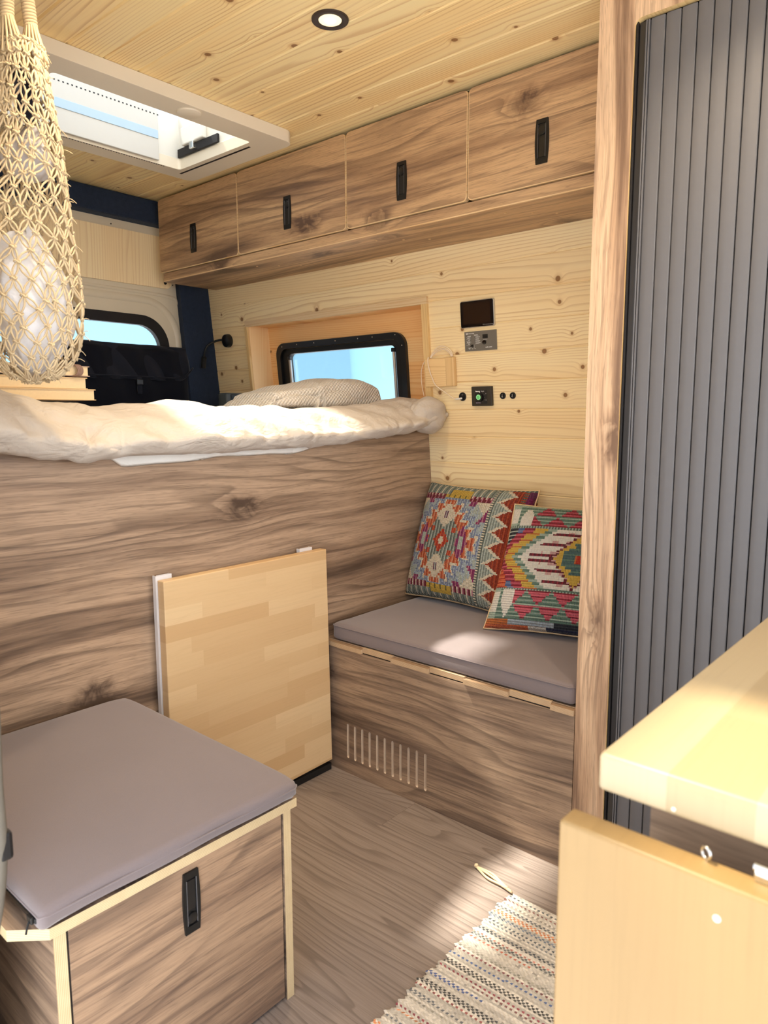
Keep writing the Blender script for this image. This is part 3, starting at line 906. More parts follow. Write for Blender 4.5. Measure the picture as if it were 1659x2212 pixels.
# guide channel, edge rail with two ribs, then the slats
box(td, (FX + 0.004, 0.6690, 0.056), (FX + 0.012, 0.6742, 1.968), 0.001)
tdo = obj('tambour_door', td, M['rubber'], wd)
b = NB(); box(b, (FX + 0.010, 0.6555, 0.056), (FX + 0.016, 0.6685, 1.967), 0.0012); obj('edge_rail', b, M['tambour_dark'], tdo)
for y in (0.6525, 0.6475):
    b = NB(); box(b, (FX + 0.006, y - 0.0017, 0.056), (FX + 0.016, y + 0.0017, 1.967), 0.0010); obj('rib', b, M['tambour'], tdo)
y = 0.6452; pit = 0.0318
while y - pit > -0.60:
    b = NB()
    prof = [(FX + 0.016, y - 0.0004), (FX + 0.0102, y - 0.0010), (FX + 0.0092, y - 0.0030), (FX + 0.0088, y - pit * 0.5), (FX + 0.0092, y - pit + 0.0034), (FX + 0.0106, y - pit + 0.0018), (FX + 0.016, y - pit + 0.0012)]
    prism(b, prof, 0.056, 1.967, 'z')
    obj('slat', b, M['tambour'], tdo, smooth=25)
    y -= pit

# ================================================================== bed
BEDY = 1.645      # face of the bed panel
DY = 1.628        # where the duvet rolls over the edge
bed = empty('raised_bed', (1.2, BEDY, 0.0), 'walnut-panelled raised bed base filling the rear of the van', 'bed')
bm = NB(); prism(bm, [(0.335, 0.0), (wall_x(0, 0.001), 0.0), (wall_x(1.095, 0.001), 1.095), (0.335, 1.095)], BEDY, BEDY + 0.018, 'y', 0)
obj('front_panel', bm, M['walnut_x'], bed)
bm = NB(); box(bm, (0.34, BEDY + 0.02, 1.00), (2.12, 2.86, 1.018)); obj('platform', bm, M['ply_z'], bed)
bm = NB(); box(bm, (0.35, BEDY + 0.03, 1.019), (2.115, 2.87, 1.125), 0.03, 3)
tag(obj('mattress', bm, M['mattress'], smooth=40, base=(1.2, 2.2, 1.02)), 'pale mattress on the bed base beneath the cream duvet', 'mattress')

def fbm(x, y, s=0):
    return (math.sin(x * 7.1 + s) * math.cos(y * 9.3 + s * 1.7) + 0.5 * math.sin(x * 17.3 + y * 5.1 + s * 2.1) + 0.25 * math.sin(x * 37.0 - y * 23.0 + s))

# white sheet tucked over the front edge, below the duvet
bm = NB()
def sheet(u, v):
    x = 0.86 + u * 0.74
    hem = 1.024 - 0.004 * math.sin(u * 9) + 0.010 * u
    hem += 0.030 * max(0.0, (u - 0.72) / 0.28) ** 2 + 0.030 * max(0.0, (0.06 - u) / 0.06)
    hem += 0.0015 * math.sin(x * 33)
    if v < 0.5:
        t = v / 0.5
        return Vector((x, 1.70 + (1.638 - 1.70) * min(1, t * 6) - 0.003 * math.sin(x * 40 + v * 9) * min(1, t), 1.132 + (hem - 1.132) * t))
    t = (v - 0.5) / 0.5
    return Vector((x, 1.6415 + 0.001 * math.sin(x * 60), hem + 0.004 + t * 0.07))
grid_surface(bm, sheet, 70, 18)
o = obj('bed_sheet', bm, M['sheet'], smooth='all', base=(1.2, DY, 1.1))
tag(o, 'white sheet hem hanging out under the cream duvet', 'sheet')
so = o.modifiers.new('thick', 'SOLIDIFY'); so.thickness = 0.002

# cream duvet: puffy sheet over the mattress, rolled over the front edge
hem_x = [0.335, 0.45, 0.608, 0.70, 0.80, 0.90, 1.05, 1.20, 1.38, 1.552, 1.70, 1.85, 1.98, 2.07, 2.13]
hem_z = [1.094, 1.086, 1.078, 1.062, 1.054, 1.060, 1.058, 1.060, 1.060, 1.064, 1.074, 1.084, 1.102, 1.122, 1.14]
top_x = [0.335, 0.50, 0.61, 0.66, 0.75, 0.88, 1.0, 1.10, 1.25, 1.5, 1.75, 1.92, 2.03, 2.09, 2.13]
top_z = [1.215, 1.215, 1.213, 1.200, 1.186, 1.172, 1.174, 1.181, 1.171, 1.170, 1.172, 1.178, 1.206, 1.216, 1.200]
def duvet_pt(u, v):
    x = 0.337 + u * (2.122 - 0.337)
    h = float(np.interp(x, hem_x, hem_z)); t = float(np.interp(x, top_x, top_z))
    t += 0.004 * fbm(x * 1.3, 0.3)
    r = (t - h) / 2.0
    bulge = 0.055 + 0.010 * math.sin(x * 6.0 + 1.0) + 0.006 * math.sin(x * 23.0)
    if v < 0.08:                      # underside coming back to the panel
        s = v / 0.08
        y = DY - 0.010 - 0.020 * s; z = h + 0.016 * (1 - s) ** 2
        return Vector((x, y, z))
    if v < 0.62:                      # rolled front
        s = (v - 0.08) / 0.54
        a = -math.pi / 2 + s * math.pi
        yy = DY - 0.030 - bulge * math.cos(a) ** 0.8 if math.cos(a) > 0 else DY - 0.03
        z = (h + t) / 2 + r * math.sin(a)
        yy += max(0.0, s - 0.35) * 0.25
        wr = 0.0060 * fbm(x * 2.2 + s * 0.8, s * 0.7, 2.0) + 0.0030 * math.sin(x * 52 + 7 * s + 2.0 * math.sin(x * 9))
        wr += 0.0022 * math.sin(x * 121 - 11 * s + 3.0 * math.sin(x * 17 + s * 4)) * (0.4 + 0.6 * math.sin(x * 5 + 1) ** 2)
        for kx, kw, ka in ((0.79, 0.012, 0.016), (0.865, 0.010, 0.008), (1.93, 0.016, 0.010), (1.86, 0.012, 0.006), (0.45, 0.012, 0.008)):
            wr -= ka * math.exp(-(((x - kx) - 0.05 * (s - 0.35)) / kw) ** 2) * math.exp(-((s - 0.30) / 0.28) ** 2)
        return Vector((x, yy - wr, z + wr * 0.6))
    s = (v - 0.62) / 0.38
    y0 = DY - 0.030 + 0.65 * 0.25
    y = y0 + s * (2.84 - y0)
    flat = 1.160
    z = t + (flat - t) * min(1.0, s * 14.0) + 0.004 * fbm(x * 1.5, y * 1.5, 5.0) * min(1, s * 3)
    return Vector((x, y, z))
bm = NB()
grid_surface(bm, duvet_pt, 220, 90)
for v in bm.verts:
    lim = wall_x(v.co.z, 0.006)
    if v.co.x > lim: v.co.x = lim
o = obj('duvet', bm, M['duvet'], smooth='all', base=(1.2, 2.0, 1.12))
so = o.modifiers.new('thick', 'SOLIDIFY'); so.thickness = 0.006; so.offset = 1
tag(o, 'cream linen duvet bulging over the front edge of the bed', 'duvet')
du = o
# bunched corner against the pine wall, part of the duvet
bm = NB()
def bunch(u, v):
    a = u * 2 * math.pi; b = (v - 0.5) * math.pi
    cx, cy, cz = 2.060, 1.600, 1.150
    k = 1 + 0.06 * math.sin(3 * a + 1.2) * math.cos(b) + 0.035 * math.sin(6 * a + 9 * v) * math.cos(b) + 0.025 * math.sin(9 * a - 14 * v) * math.cos(b)
    p = Vector((cx + 0.085 * math.sin(b) * k, cy + 0.060 * math.cos(b) * math.cos(a) * k - 0.008, cz + 0.064 * math.cos(b) * math.sin(a) * k))
    p.x = min(p.x, wall_x(p.z, 0.003))
    return p
grid_surface(bm, bunch, 56, 32)
bmesh.ops.remove_doubles(bm, verts=bm.verts, dist=0.0005)
obj('bunched_corner', bm, M['duvet'], du, smooth='all')

# waffle-knit blanket folded on the bed
bx = [1.50, 1.545, 1.60, 1.66, 1.76, 1.83, 1.90, 1.98, 2.06, 2.098]
bz = [1.184, 1.216, 1.236, 1.244, 1.262, 1.279, 1.286, 1.280, 1.270, 1.255]
g = G('waffle_blanket')
x, y, z = g.coords()
w1 = (x * 420.0).sin() * (y * 420.0 + z * 420.0).sin()
big = g.noise(g.vec(x, y, z), 9.0, 3.0)
col = g.mix(w1 * 0.25 + 0.5, rgb(214, 204, 190), rgb(246, 238, 224))
col = g.mix(big * 0.5, col, rgb(236, 226, 210))
g.bump(w1, 0.7, 0.004)
M['waffle'] = g.fin(col, 0.95, 0.0, 0.1, Sheen_Weight=0.2)
bl = empty('blanket', (1.75, 1.89, 1.174), 'beige waffle-knit blanket folded on the bed in front of the side window', 'blanket')
def bl_layer(xa, xb, ya, yb, lift, drop, seed):
    b = NB()
    def f(u, v):
        x = xa + u * (xb - xa)
        h = float(np.interp(x, bx, bz)) - 1.174
        ed = min(1.0, u / 0.05, (1 - u) / 0.05)
        a = v * 2 * math.pi
        cyy = (ya + yb) / 2; ry = (yb - ya) / 2
        top = math.sin(a)
        hh = h * lift * (ed ** 0.5)
        z = 1.174 + hh * drop + (hh * (1 - drop)) * (0.5 + 0.5 * (abs(top) ** 0.55) * (1 if top >= 0 else -1))
        c = math.cos(a)
        yv = cyy + ry * (abs(c) ** 0.6) * (1 if c >= 0 else -1)
        z += 0.005 * math.sin(x * 21 + seed + 2 * c) * max(0, top) + 0.003 * math.sin(x * 47 + seed * 2) * max(0, top)
        return Vector((x, yv + 0.006 * math.sin(x * 26 + seed), z))
    grid_surface(b, f, 90, 40)
    bmesh.ops.remove_doubles(b, verts=b.verts, dist=0.0003)
    for vv in b.verts: vv.co.x = min(vv.co.x, wall_x(vv.co.z, 0.004))
    return b
obj('lower_fold', bl_layer(1.52, 2.10, 1.835, 2.07, 0.72, 0.0, 0.0), M['waffle'], bl, smooth='all')
obj('upper_fold', bl_layer(1.55, 1.79, 1.835, 2.06, 1.0, 0.45, 2.0), M['waffle'], bl, smooth='all')
obj('upper_fold', bl_layer(1.755, 2.10, 1.835, 2.05, 1.0, 0.22, 4.0), M['waffle'], bl, smooth='all')

# ================================================================== bench by the window wall
bn = empty('bench_box', (1.85, 1.19, 0.0), 'walnut bench box with slotted vent front between wardrobe and bed', 'bench')
bm = NB()
slots = []
for i in range(11):
    yc = 1.5345 - i * (1.5345 - 1.2195) / 10
    slots.append([(p[0], p[1]) for p in rrect(yc - 0.0046, 0.051, yc + 0.0046, 0.167, 0.0045, 4)])
plate(bm, [(0.757, 0.0), (BEDY - 0.001, 0.0), (BEDY - 0.001, 0.4135), (0.757, 0.4135)], slots, FX, FX + 0.018, 'x', 0, 0, 1)
fp = obj('front_panel', bm, [M['walnut_y'], M['slot']], bn)
bm = NB(); box(bm, (FX + 0.019, 1.20, 0.03), (FX + 0.021, 1.56, 0.19)); obj('vent_backing', bm, M['slot'], bn)
bm = NB(); box(bm, (FX + 0.012, 0.758, 0.4155), (2.196, BEDY - 0.002, 0.431), 0, mat=0, edge_mats={'z': 0, 'x': 1, 'y': 1})
lidm = obj('lid', bm, [M['walnut_y'], M['ply_dim']], bn)
ts = [BEDY - 0.002, 1.470, 1.349, 1.208, 1.086, 0.944, 0.821, 0.758]
for i in range(7):
    b = NB()
    if i % 2 == 0:
        prism(b, [(FX - 0.006, 0.4145), (FX + 0.012, 0.4145), (FX + 0.012, 0.429), (FX - 0.006, 0.429)], ts[i + 1], ts[i], 'y', 0)
    else:
        prism(b, [(FX + 0.001, 0.4175), (FX + 0.012, 0.4175), (FX + 0.012, 0.4335), (FX + 0.001, 0.4335)], ts[i + 1] + 0.001, ts[i] - 0.001, 'y', 0)
    obj('finger_joint', b, M['ply_dim'], lidm)
bm = NB(); box(bm, (FX + 0.003, 0.758, 0.412), (FX + 0.012, BEDY - 0.002, 0.4155)); obj('shadow_rebate', bm, M['rubber'], bn)

def pad(lo, hi, r, name, mat, label, cat, parent=None, dome=0.006, seam=True):
    """boxed seat pad: rounded edges, gently crowned top"""
    t = empty(name, ((lo[0] + hi[0]) / 2, (lo[1] + hi[1]) / 2, lo[2]), label, cat)
    b = NB()
    nx, ny = 40, 40
    box(b, lo, hi, r, 4)
    bmesh.ops.subdivide_edges(b, edges=[e for e in b.edges if e.calc_length() > 0.2], cuts=24, use_grid_fill=True)
    for v in b.verts:
        u = (v.co.x - lo[0]) / (hi[0] - lo[0]) * 2 - 1; w = (v.co.y - lo[1]) / (hi[1] - lo[1]) * 2 - 1
        if v.co.z > hi[2] - 0.004:
            v.co.z += dome * (1 - u ** 4) * (1 - w ** 4) + 0.0012 * fbm(v.co.x * 2.2, v.co.y * 2.0)
    o = obj('foam_cover', b, mat, t, smooth=50)
    if seam:
        b = NB()
        zz = hi[2] - r * 0.55; e = 0.0006
        c = [(p[0], p[1], zz + 0.001 * math.sin(i)) for i, p in enumerate(rrect(lo[0] - e, lo[1] - e, hi[0] + e, hi[1] + e, r, 5))]
        tube(b, c, 0.0014, 6, closed=True)
        obj('seam', b, mat, t, smooth='all')
    return t
pad((FX + 0.004, 0.762, 0.4345), (2.168, 1.606, 0.489), 0.014, 'bench_cushion', M['mauve'], 'long mauve-grey seat pad on the walnut bench', 'cushion')

# ------------------------------------------------------------------ kilim cushions
def pillow(name, label, colour, W, H, T, M4, N=96, shear=0.0):
    root = empty(name, label=label, cat='cushion', group='kilim cushions on the bench', mat=M4)
    b = NB()
    lay = b.loops.layers.float_color.new('weave')
    uvl = b.loops.layers.uv.new('UVMap')
    def P(a, c, s):
        ex = 1 - 0.055 * (1 - c * c) * abs(a) ** 2
        ey = 1 - 0.055 * (1 - a * a) * abs(c) ** 2
        prof = max(0.0, (1 - abs(a) ** 2.6) * (1 - abs(c) ** 2.6))
        th = T / 2 * prof ** 0.42
        wob = 0.004 * math.sin(a * 5 + c * 3) * math.sin(c * 6 + 1)
        yy = H / 2 * (c * ey + 1)
        return Vector((W / 2 * a * ex + shear * yy, yy, s * th + wob * prof))
    for s in (1, -1):
        vs = [[b.verts.new(P(-1 + 2 * i / N, -1 + 2 * j / N, s)) for j in range(N + 1)] for i in range(N + 1)]
        for i in range(N):
            for j in range(N):
                q = [vs[i][j], vs[i + 1][j], vs[i + 1][j + 1], vs[i][j + 1]]
                if s < 0: q = q[::-1]
                f = b.faces.new(q)
                u, v = (i + 0.5) / N, (j + 0.5) / N
                c = colour(u, v, i, j) if s > 0 else colour(min(0.999, 0.86 + 0.14 * (1 - u)), v, i, j)
                for lp in f.loops:
                    lp[lay] = c
                    co = lp.vert.co
                    lp[uvl].uv = (co.x, co.y)
    bmesh.ops.remove_doubles(b, verts=b.verts, dist=0.0004)
    low = min((M4 @ v.co).z for v in b.verts)
    root.location.z += 0.4985 - low
    return root, b

def kmat(name, du, dv):
    g = G(name)
    c = g.attr('weave')
    n = g.t.nodes.new('ShaderNodeTexCoord'); q = g.t.nodes.new('ShaderNodeSeparateXYZ')
    g.t.links.new(n.outputs['UV'], q.inputs[0])
    u, v = V(g, q.outputs[0]), V(g, q.outputs[1])
    rib = (u * du).sin() * 0.6 + (v * dv).sin() * 0.6
    x, y, z = g.coords()
    nz = g.noise(g.vec(x, y, z), 260.0, 2.0)
    col = g.mix((nz - 0.48) * 0.45, c, (0.03, 0.03, 0.03, 1), 'MIX')
    g.bump(rib + nz * 0.6, 0.9, 0.004)
    return g.fin(col, 0.95, 0.0, 0.05, Sheen_Weight=0.1)
M['kilim_a'] = kmat('kilim_weave_upright', 950.0, 1500.0)
M['kilim_b'] = kmat('kilim_weave_level', 1500.0, 900.0)

K = dict(cream=rgb(246, 232, 208), mint=rgb(198, 206, 196), grey=rgb(150, 158, 148), dgrey=rgb(104, 112, 104), blue=rgb(140, 150, 184), lblue=rgb(190, 202, 210),
         magenta=rgb(150, 48, 104), purple=rgb(124, 56, 96), pink=rgb(206, 130, 150), maroon=rgb(124, 34, 50), red=rgb(198, 58, 34), orange=rgb(230, 116, 70),
         salmon=rgb(240, 160, 122), rust=rgb(158, 58, 34), rust2=rgb(196, 84, 48), yellow=rgb(226, 186, 78), olive=rgb(110, 104, 50), white=rgb(250, 244, 230),
         green=rgb(106, 136, 118), lgreen=rgb(178, 196, 178), teal=rgb(82, 112, 110), crimson=rgb(156, 36, 54), rose=rgb(224, 104, 118), dk=rgb(44, 46, 54), navy=rgb(44, 46, 74),
         kblue=rgb(84, 104, 152), wine=rgb(112, 36, 46), lpink=rgb(222, 176, 170), oran2=rgb(212, 118, 56))
def stripe(i, a, b, n=3):
    return K[a] if (i % n) else K[b]

def kilim_a(u, v, i, j):
    N = 96
    if v > 0.975 or v < 0.02: return stripe(i, 'dgrey', 'mint')
    # narrow right edge wraps to the side
    if u > 0.955:
        k = int(v * 13)
        return K[('magenta', 'pink', 'mint', 'cream', 'mint', 'olive', 'yellow', 'orange', 'olive', 'lblue', 'purple', 'magenta', 'purple')[k % 13]]
    if u > 0.925: return K['dgrey'] if (j % 2) else K['rust2']
    if u > 0.74:
        # zigzag column: grey-green teeth on the left, cream line, rust triangles to the right
        t = (v * 8.0 + 0.1) % 1.0
        tri = abs(t - 0.5) * 2                     # 1 at tooth base, 0 at the tip line
        tri = round(tri * 7) / 7
        xx = (u - 0.74) / 0.185
        edge = 0.20 + 0.56 * (1 - tri)
        if xx < edge - 0.10:
            return stripe(int((u * N)), 'grey', 'mint', 2) if xx > 0.05 else K['dgrey']
        if xx < edge + 0.09: return K['cream']
        return K['rust'] if (i % 3) else K['rust2']
    if u > 0.715: return K['dgrey'] if (j % 2) else K['cream']
    if v > 0.90 or v < 0.085: 
        return K['yellow'] if abs(u - 0.42) < 0.10 and (0.88 < v < 0.945 or 0.05 < v < 0.1) else stripe(i, 'grey', 'cream' if (i % 2) else 'dgrey')
    if v > 0.845 or v < 0.135:
        if abs(u - 0.40) < 0.12: return stripe(i, 'yellow', 'olive', 5) if (v > 0.86 or v < 0.125) else stripe(i, 'blue', 'lblue')
        return stripe(i, 'maroon', 'pink', 4) if (i % 4 < 3 or (v < 0.87 and v > 0.5)) else K['cream']
    x = (u - 0.36) * 100; y = (v - 0.49) * 100
    ys = round(y / 2.0) * 2.0
    xs = round(x / 1.0) * 1.0
    ax, ay = abs(xs), abs(ys)
    if ax < 1.6 and ay < 2.5 or (ax < 2.8 and ay < 1.2): return K['cream']
    if ax / 7.5 + ay / 9.5 < 1: return K['red'] if (i % 3) else K['orange']
    if (ax - 10.5) ** 2 + (ay - 9) ** 2 < 5.5: return K['red'] if (i % 2) else K['orange']
    for sy in (21.5, -21.5):
        dy = abs(ys - sy)
        if ax < 2 and dy < 2.6: return K['purple'] if i % 2 else K['mint']
        if ax / 9.5 + dy / 11 < 1: return K['cream']
    if ax < 17 and ax / 21 + ay / 30 < 1 and not (ax > 13 and ay < 4): return stripe(i, 'grey', 'mint') if i % 3 != 1 else K['dgrey']
    if abs(ax - 19.5) / 6.0 + ay / 15.0 < 1:
        if abs(ax - 19.5) < 1.6 and ay < 5: return K['mint']
        return stripe(i, 'magenta', 'pink')
    per = (ax * 0.95 - ay + 400.0) / 11.5
    saw = abs((per % 1.0) - 0.5) * 2.0
    q = ax / 32.0 + ay / 40.0
    ser = 0.30 * saw
    if q < 0.84 + ser: return K['orange'] if (i % 3 == 0) else (K['salmon'] if i % 3 == 1 else K['rust2'])
    if q < 0.93 + ser: return K['cream']
    if q < 1.17 + ser: return stripe(i, 'blue', 'lblue', 2) if (i + j) % 5 else K['blue']
    if q < 1.24 + ser: return K['lblue']
    dgn = (ax * 0.9 - ay * 0.55 + 200) % 18
    if dgn < 5.5 and q < 1.95: return stripe(i, 'magenta', 'pink')
    if q > 1.62 and ax > 20: return K['cream']
    return K['mint'] if (i % 4) else K['lblue']

def kilim_b(u, v, i, j):
    if v < 0.035: return K['navy'] if u > 0.45 else (K['white'] if u > 0.32 else K['orange'])
    if v < 0.075: return K['lblue'] if 0.18 < u < 0.5 else (K['oran2'] if u <= 0.18 else K['dk'])
    if v < 0.30 or v > 0.80:
        # band of triangles: green pointing up, pink pointing down
        vv = (v - 0.075) / 0.225 if v < 0.5 else (0.985 - v) / 0.185
        if v > 0.975: return K['green'] if j % 2 else K['lgreen']
        if u < 0.075: return K['white'] if 0.2 < vv < 0.9 else K['lgreen']
        if u < 0.19:
            c = abs(u - 0.145) / 0.06
            if c < min(1.0, vv * 1.6) * 0.9 and (v < 0.5 or vv > 0.2): return K['white']
            return K['green'] if j % 3 else K['lgreen']
        rows = 2
        r = int(vv * rows * 0.999); f = vv * rows - r
        f = round(f * 6) / 6
        cell = (u - 0.19) / 0.175 + (0.5 if r % 2 else 0.0)
        k = int(math.floor(cell)); c = abs(cell - k - 0.5) * 2
        if c < f * 0.95:
            if v > 0.5: return K['crimson'] if j % 3 else K['rose']
            if k >= 3: return K['oran2'] if j % 3 else K['rust2']
            return K['rose'] if j % 4 else K['crimson']
        return K['green'] if j % 3 else K['lgreen']
    if 0.30 <= v < 0.315 or 0.785 < v <= 0.80: return K['dgrey'] if (i % 2) else K['lgreen']
    cx, cy = 0.575, 0.555
    x = (u - cx) * 100; y = (v - cy) * 100
    ys = round(y / 2.2) * 2.2
    ax, ay = abs(x), abs(ys)
    # centre
    if ax < 2.6 and ay < 3.5: return K['red'] if ax < 1.4 else K['oran2']
    if (ax < 11 and ay < 4.6) or (ax < 4.5 and 9 < ay < 12.5) or (ax < 3 and ay < 12) or (ax < 8 and ay < 7 and ay > 2): return K['teal'] if (j % 4) else K['green']
    if ax / 17.0 + ay / 20.5 < 1: return K['yellow']
    if ax / 19.5 + ay / 23.0 < 1: return K['wine'] if (j % 3) else K['lpink']
    lim = 42.0 * (1 - ay / 40.0) 
    # white field with maroon comb teeth
    if ax < lim * 0.92 - 1.0 and ay < 24:
        row = int(round(abs(y) / 2.0)) % 4
        if row in (1,) and ax < lim * 0.84 + 1.0: return K['wine'] if (i % 3) else K['crimson']
        if row == 2 and ax < lim * 0.70: return K['lpink'] if (i % 9 < 4) else K['white']
        return K['white']
    if ay < 24 and ax < lim + 0.5: return K['white']
    if 16 < ay < 23 and ax < 12 and 4 < ax:
        return K['wine'] if abs(ax - (ay - 13)) < 1.8 else K['white']
    # stepped green border, yellow, then red / blue
    e = ax - lim
    if e < 6.5: return K['green'] if (round(ay / 2.2) % 2) else K['lgreen']
    wob = 4.0 * ((ay % 9) / 9.0)
    if e < 13.5 + wob: return K['yellow'] if (j % 5) else K['oran2']
    if e < 22 + wob: return K['crimson'] if (j % 3) else K['rose']
    if u < 0.09:
        if y > 0: return K['dk'] if (j % 3) else K['mint']
        return K['orange'] if (j % 3) else K['red']
    if e < 29: return K['kblue'] if (j % 3) else K['blue']
    return (K['dk'] if (j % 3) else K['grey']) if y > 0 else (K['oran2'] if (j % 4) else K['red'])

def pose(origin, right, tilt_back, roll=0.0):
    """origin: middle of the bottom edge; right: direction of the bottom edge as seen from the front"""
    r = Vector(right).normalized()
    n = r.cross(Vector((0, 0, 1))); n.normalize()          # towards the viewer
    n = -n if n.dot(Vector(origin) - EYE) > 0 else n
    up = (Vector((0, 0, 1)) * math.cos(tilt_back) - n * math.sin(tilt_back)).normalized()
    nn = r.cross(up).normalized()
    if roll:
        R = Matrix.Rotation(roll, 3, nn); r = R @ r; up = R @ up
    m = Matrix((r, up, nn)).transposed().to_4x4(); m.translation = Vector(origin)
    return m
ra, bma = pillow('kilim_cushion', 'kilim cushion with an orange diamond medallion, leaning in the bench corner', kilim_a, 0.468, 0.425, 0.165,
                 pose((1.985, 1.406, 0.494), (-0.06, -1, 0), math.radians(18)), shear=0.02)
obj('cover', bma, M['kilim_a'], ra, smooth='all', local=True)
rb, bmb = pillow('kilim_cushion', 'kilim cushion with yellow diamond and white comb pattern, half behind the wardrobe edge', kilim_b, 0.43, 0.40, 0.155,
                 pose((1.880, 0.975, 0.494), (0.30, -1, 0), math.radians(22)), shear=0.13)
obj('cover', bmb, M['kilim_b'], rb, smooth='all', local=True)
for rt, W_, H_, sh_ in ((ra, 0.468, 0.425, 0.02), (rb, 0.43, 0.40, 0.13)):
    b = NB()
    pts = []
    for s in range(4):
        for k in range(20):
            t = -1 + 2 * k / 20
            a, c = ((t, -1), (1, t), (-t, 1), (-1, -t))[s]
            ex = 1 - 0.055 * (1 - c * c) * abs(a) ** 2; ey = 1 - 0.055 * (1 - a * a) * abs(c) ** 2
            pts.append((W_ / 2 * a * ex + sh_ * H_ / 2 * (c * ey + 1), H_ / 2 * (c * ey + 1), 0.003 * math.sin(k * 2.1 + s)))
    tube(b, pts, 0.0032, 6, closed=True)
    obj('piping', b, M['cover_tan'], rt, smooth='all', local=True)

# ================================================================== folding table board leaning against the bed base
tb = empty('folding_table', (1.26, 1.61, 0.0), 'beech table board stood on edge against the walnut bed panel', 'table')
bm = NB()
BY0, BY1 = 1.588, 1.617
plate(bm, [(0.971, 0.024), (1.560, 0.036), (1.545, 0.7360), (0.971, 0.7335)], [], BY0, BY1, 'y')
o = obj('tabletop', bm, M['beech'], tb)
bv = o.modifiers.new('edge', 'BEVEL'); bv.width = 0.0025; bv.segments = 2; bv.limit_method = 'ANGLE'
for x0, x1 in ((0.967, 1.014), (1.460, 1.512)):
    bm = NB()
    # folded white leg: channel section seen end-on at the top
    prism(bm, [(x0, BY1 + 0.001), (x1, BY1 + 0.001), (x1, BY1 + 0.015), (x1 - 0.003, BY1 + 0.015), (x1 - 0.003, BY1 + 0.004), (x0 + 0.003, BY1 + 0.004), (x0 + 0.003, BY1 + 0.015), (x0, BY1 + 0.015)], 0.024, 0.744, 'z')
    lg = obj('leg', bm, M['white_metal'], tb)
    bm = NB(); box(bm, (x0 + 0.006, BY1 + 0.006, 0.70), (x1 - 0.006, BY1 + 0.009, 0.7445), 0.001); obj('hinge_bar', bm, M['white_metal'], lg)
bm = NB(); box(bm, (0.980, BY0 + 0.006, 0.0), (1.562, BY1 + 0.022, 0.0225), 0.002); obj('foot_bar', bm, M['black_matte'], tb)

# ================================================================== box stool in front
st = empty('stool_box', (0.63, 1.3, 0.0), 'walnut box stool with plywood edges and one drawer, left foreground', 'stool')
SY = 0.991
bm = NB(); box(bm, (0.4005, SY, 0.0), (0.4195, 1.615, 0.4008), 0, mat=0, edge_mats={'x': 0, 'y': 1, 'z': 1}); obj('side_panel', bm, [M['walnut_y'], M['ply_x']], st)
bm = NB(); box(bm, (0.8400, SY, 0.0), (0.8580, 1.615, 0.4008), 0, mat=0, edge_mats={'x': 0, 'y': 1, 'z': 1}); obj('side_panel', bm, [M['walnut_y'], M['ply_x']], st)
bm = NB(); box(bm, (0.4195, 1.597, 0.0), (0.8400, 1.615, 0.4008)); obj('back_panel', bm, M['walnut_x'], st)
bm = NB(); box(bm, (0.4195, SY + 0.03, 0.05), (0.8400, 1.597, 0.066)); obj('bottom_panel', bm, M['ply_z'], st)
bm = NB()
plate(bm, [(0.394, SY - 0.006), (0.869, SY - 0.006), (0.869, 1.622), (0.352, 1.622), (0.352, SY + 0.038)], [], 0.4010, 0.4185, 'z', 0, 1)
o = obj('lid', bm, [M['walnut_y'], M['ply_z']], st)
dr = NB(); box(dr, (0.4240, SY + 0.0025, 0.0075), (0.8368, SY + 0.018, 0.3965), 0.0008)
dro = obj('drawer', dr, M['walnut_box'], st)
latch(dro, wall_frame((0.633, SY + 0.0025, 0.327), (0, -1, 0)), 0.034, 0.112, True)
bm = NB(); box(bm, (0.4195, SY + 0.0045, 0.006), (0.4240, SY + 0.016, 0.4), 0); obj('shadow_gap', bm, M['rubber'], st)
bm = NB(); box(bm, (0.8368, SY + 0.0060, 0.006), (0.8400, SY + 0.016, 0.4), 0)
obj('shadow_gap', bm, M['rubber'], st)

sc_ = empty('seat_pad', (0.62, 1.3, 0.42), 'square mauve-grey seat pad with zip, on the box stool', 'cushion')
bm = NB()
lo, hi, r = (0.378, 0.975, 0.4235), (0.867, 1.612, 0.462), 0.012
box(bm, lo, hi, r, 4)
bmesh.ops.subdivide_edges(bm, edges=[e for e in bm.edges if e.calc_length() > 0.2], cuts=26, use_grid_fill=True)
for v in bm.verts:
    u = (v.co.x - lo[0]) / (hi[0] - lo[0]) * 2 - 1; w = (v.co.y - lo[1]) / (hi[1] - lo[1]) * 2 - 1
    if v.co.z > hi[2] - 0.004: v.co.z += 0.006 * (1 - u ** 4) * (1 - w ** 4)
    # soft corner tucks
    dcx = min(abs(v.co.x - lo[0]), abs(v.co.x - hi[0])); dcy = min(abs(v.co.y - lo[1]), abs(v.co.y - hi[1]))
    k = math.exp(-((dcx ** 2 + dcy ** 2) / 0.03 ** 2))
    v.co.z -= 0.004 * k
    if v.co.y < lo[1] + 0.02 and v.co.z < 0.43: v.co.y += 0.004
    v.co.y += 0.0015 * math.sin(v.co.x * 30) * (v.co.y < lo[1] + 0.02)
obj('foam_cover', bm, M['mauve'], sc_, smooth=50)
bm = NB()
c = [(p[0], p[1], 0.4465 + 0.0012 * math.sin(i * 1.3)) for i, p in enumerate(rrect(lo[0] - 0.0005, lo[1] - 0.0005, hi[0] + 0.0005, hi[1] + 0.0005, 0.012, 5))]
tube(bm, c, 0.0013, 6, closed=True); obj('seam', bm, M['mauve_side'], sc_, smooth='all')
bm = NB(); box(bm, (lo[0] - 0.002, lo[1] + 0.012, 0.4345), (lo[0] + 0.003, 1.55, 0.4425), 0.001)
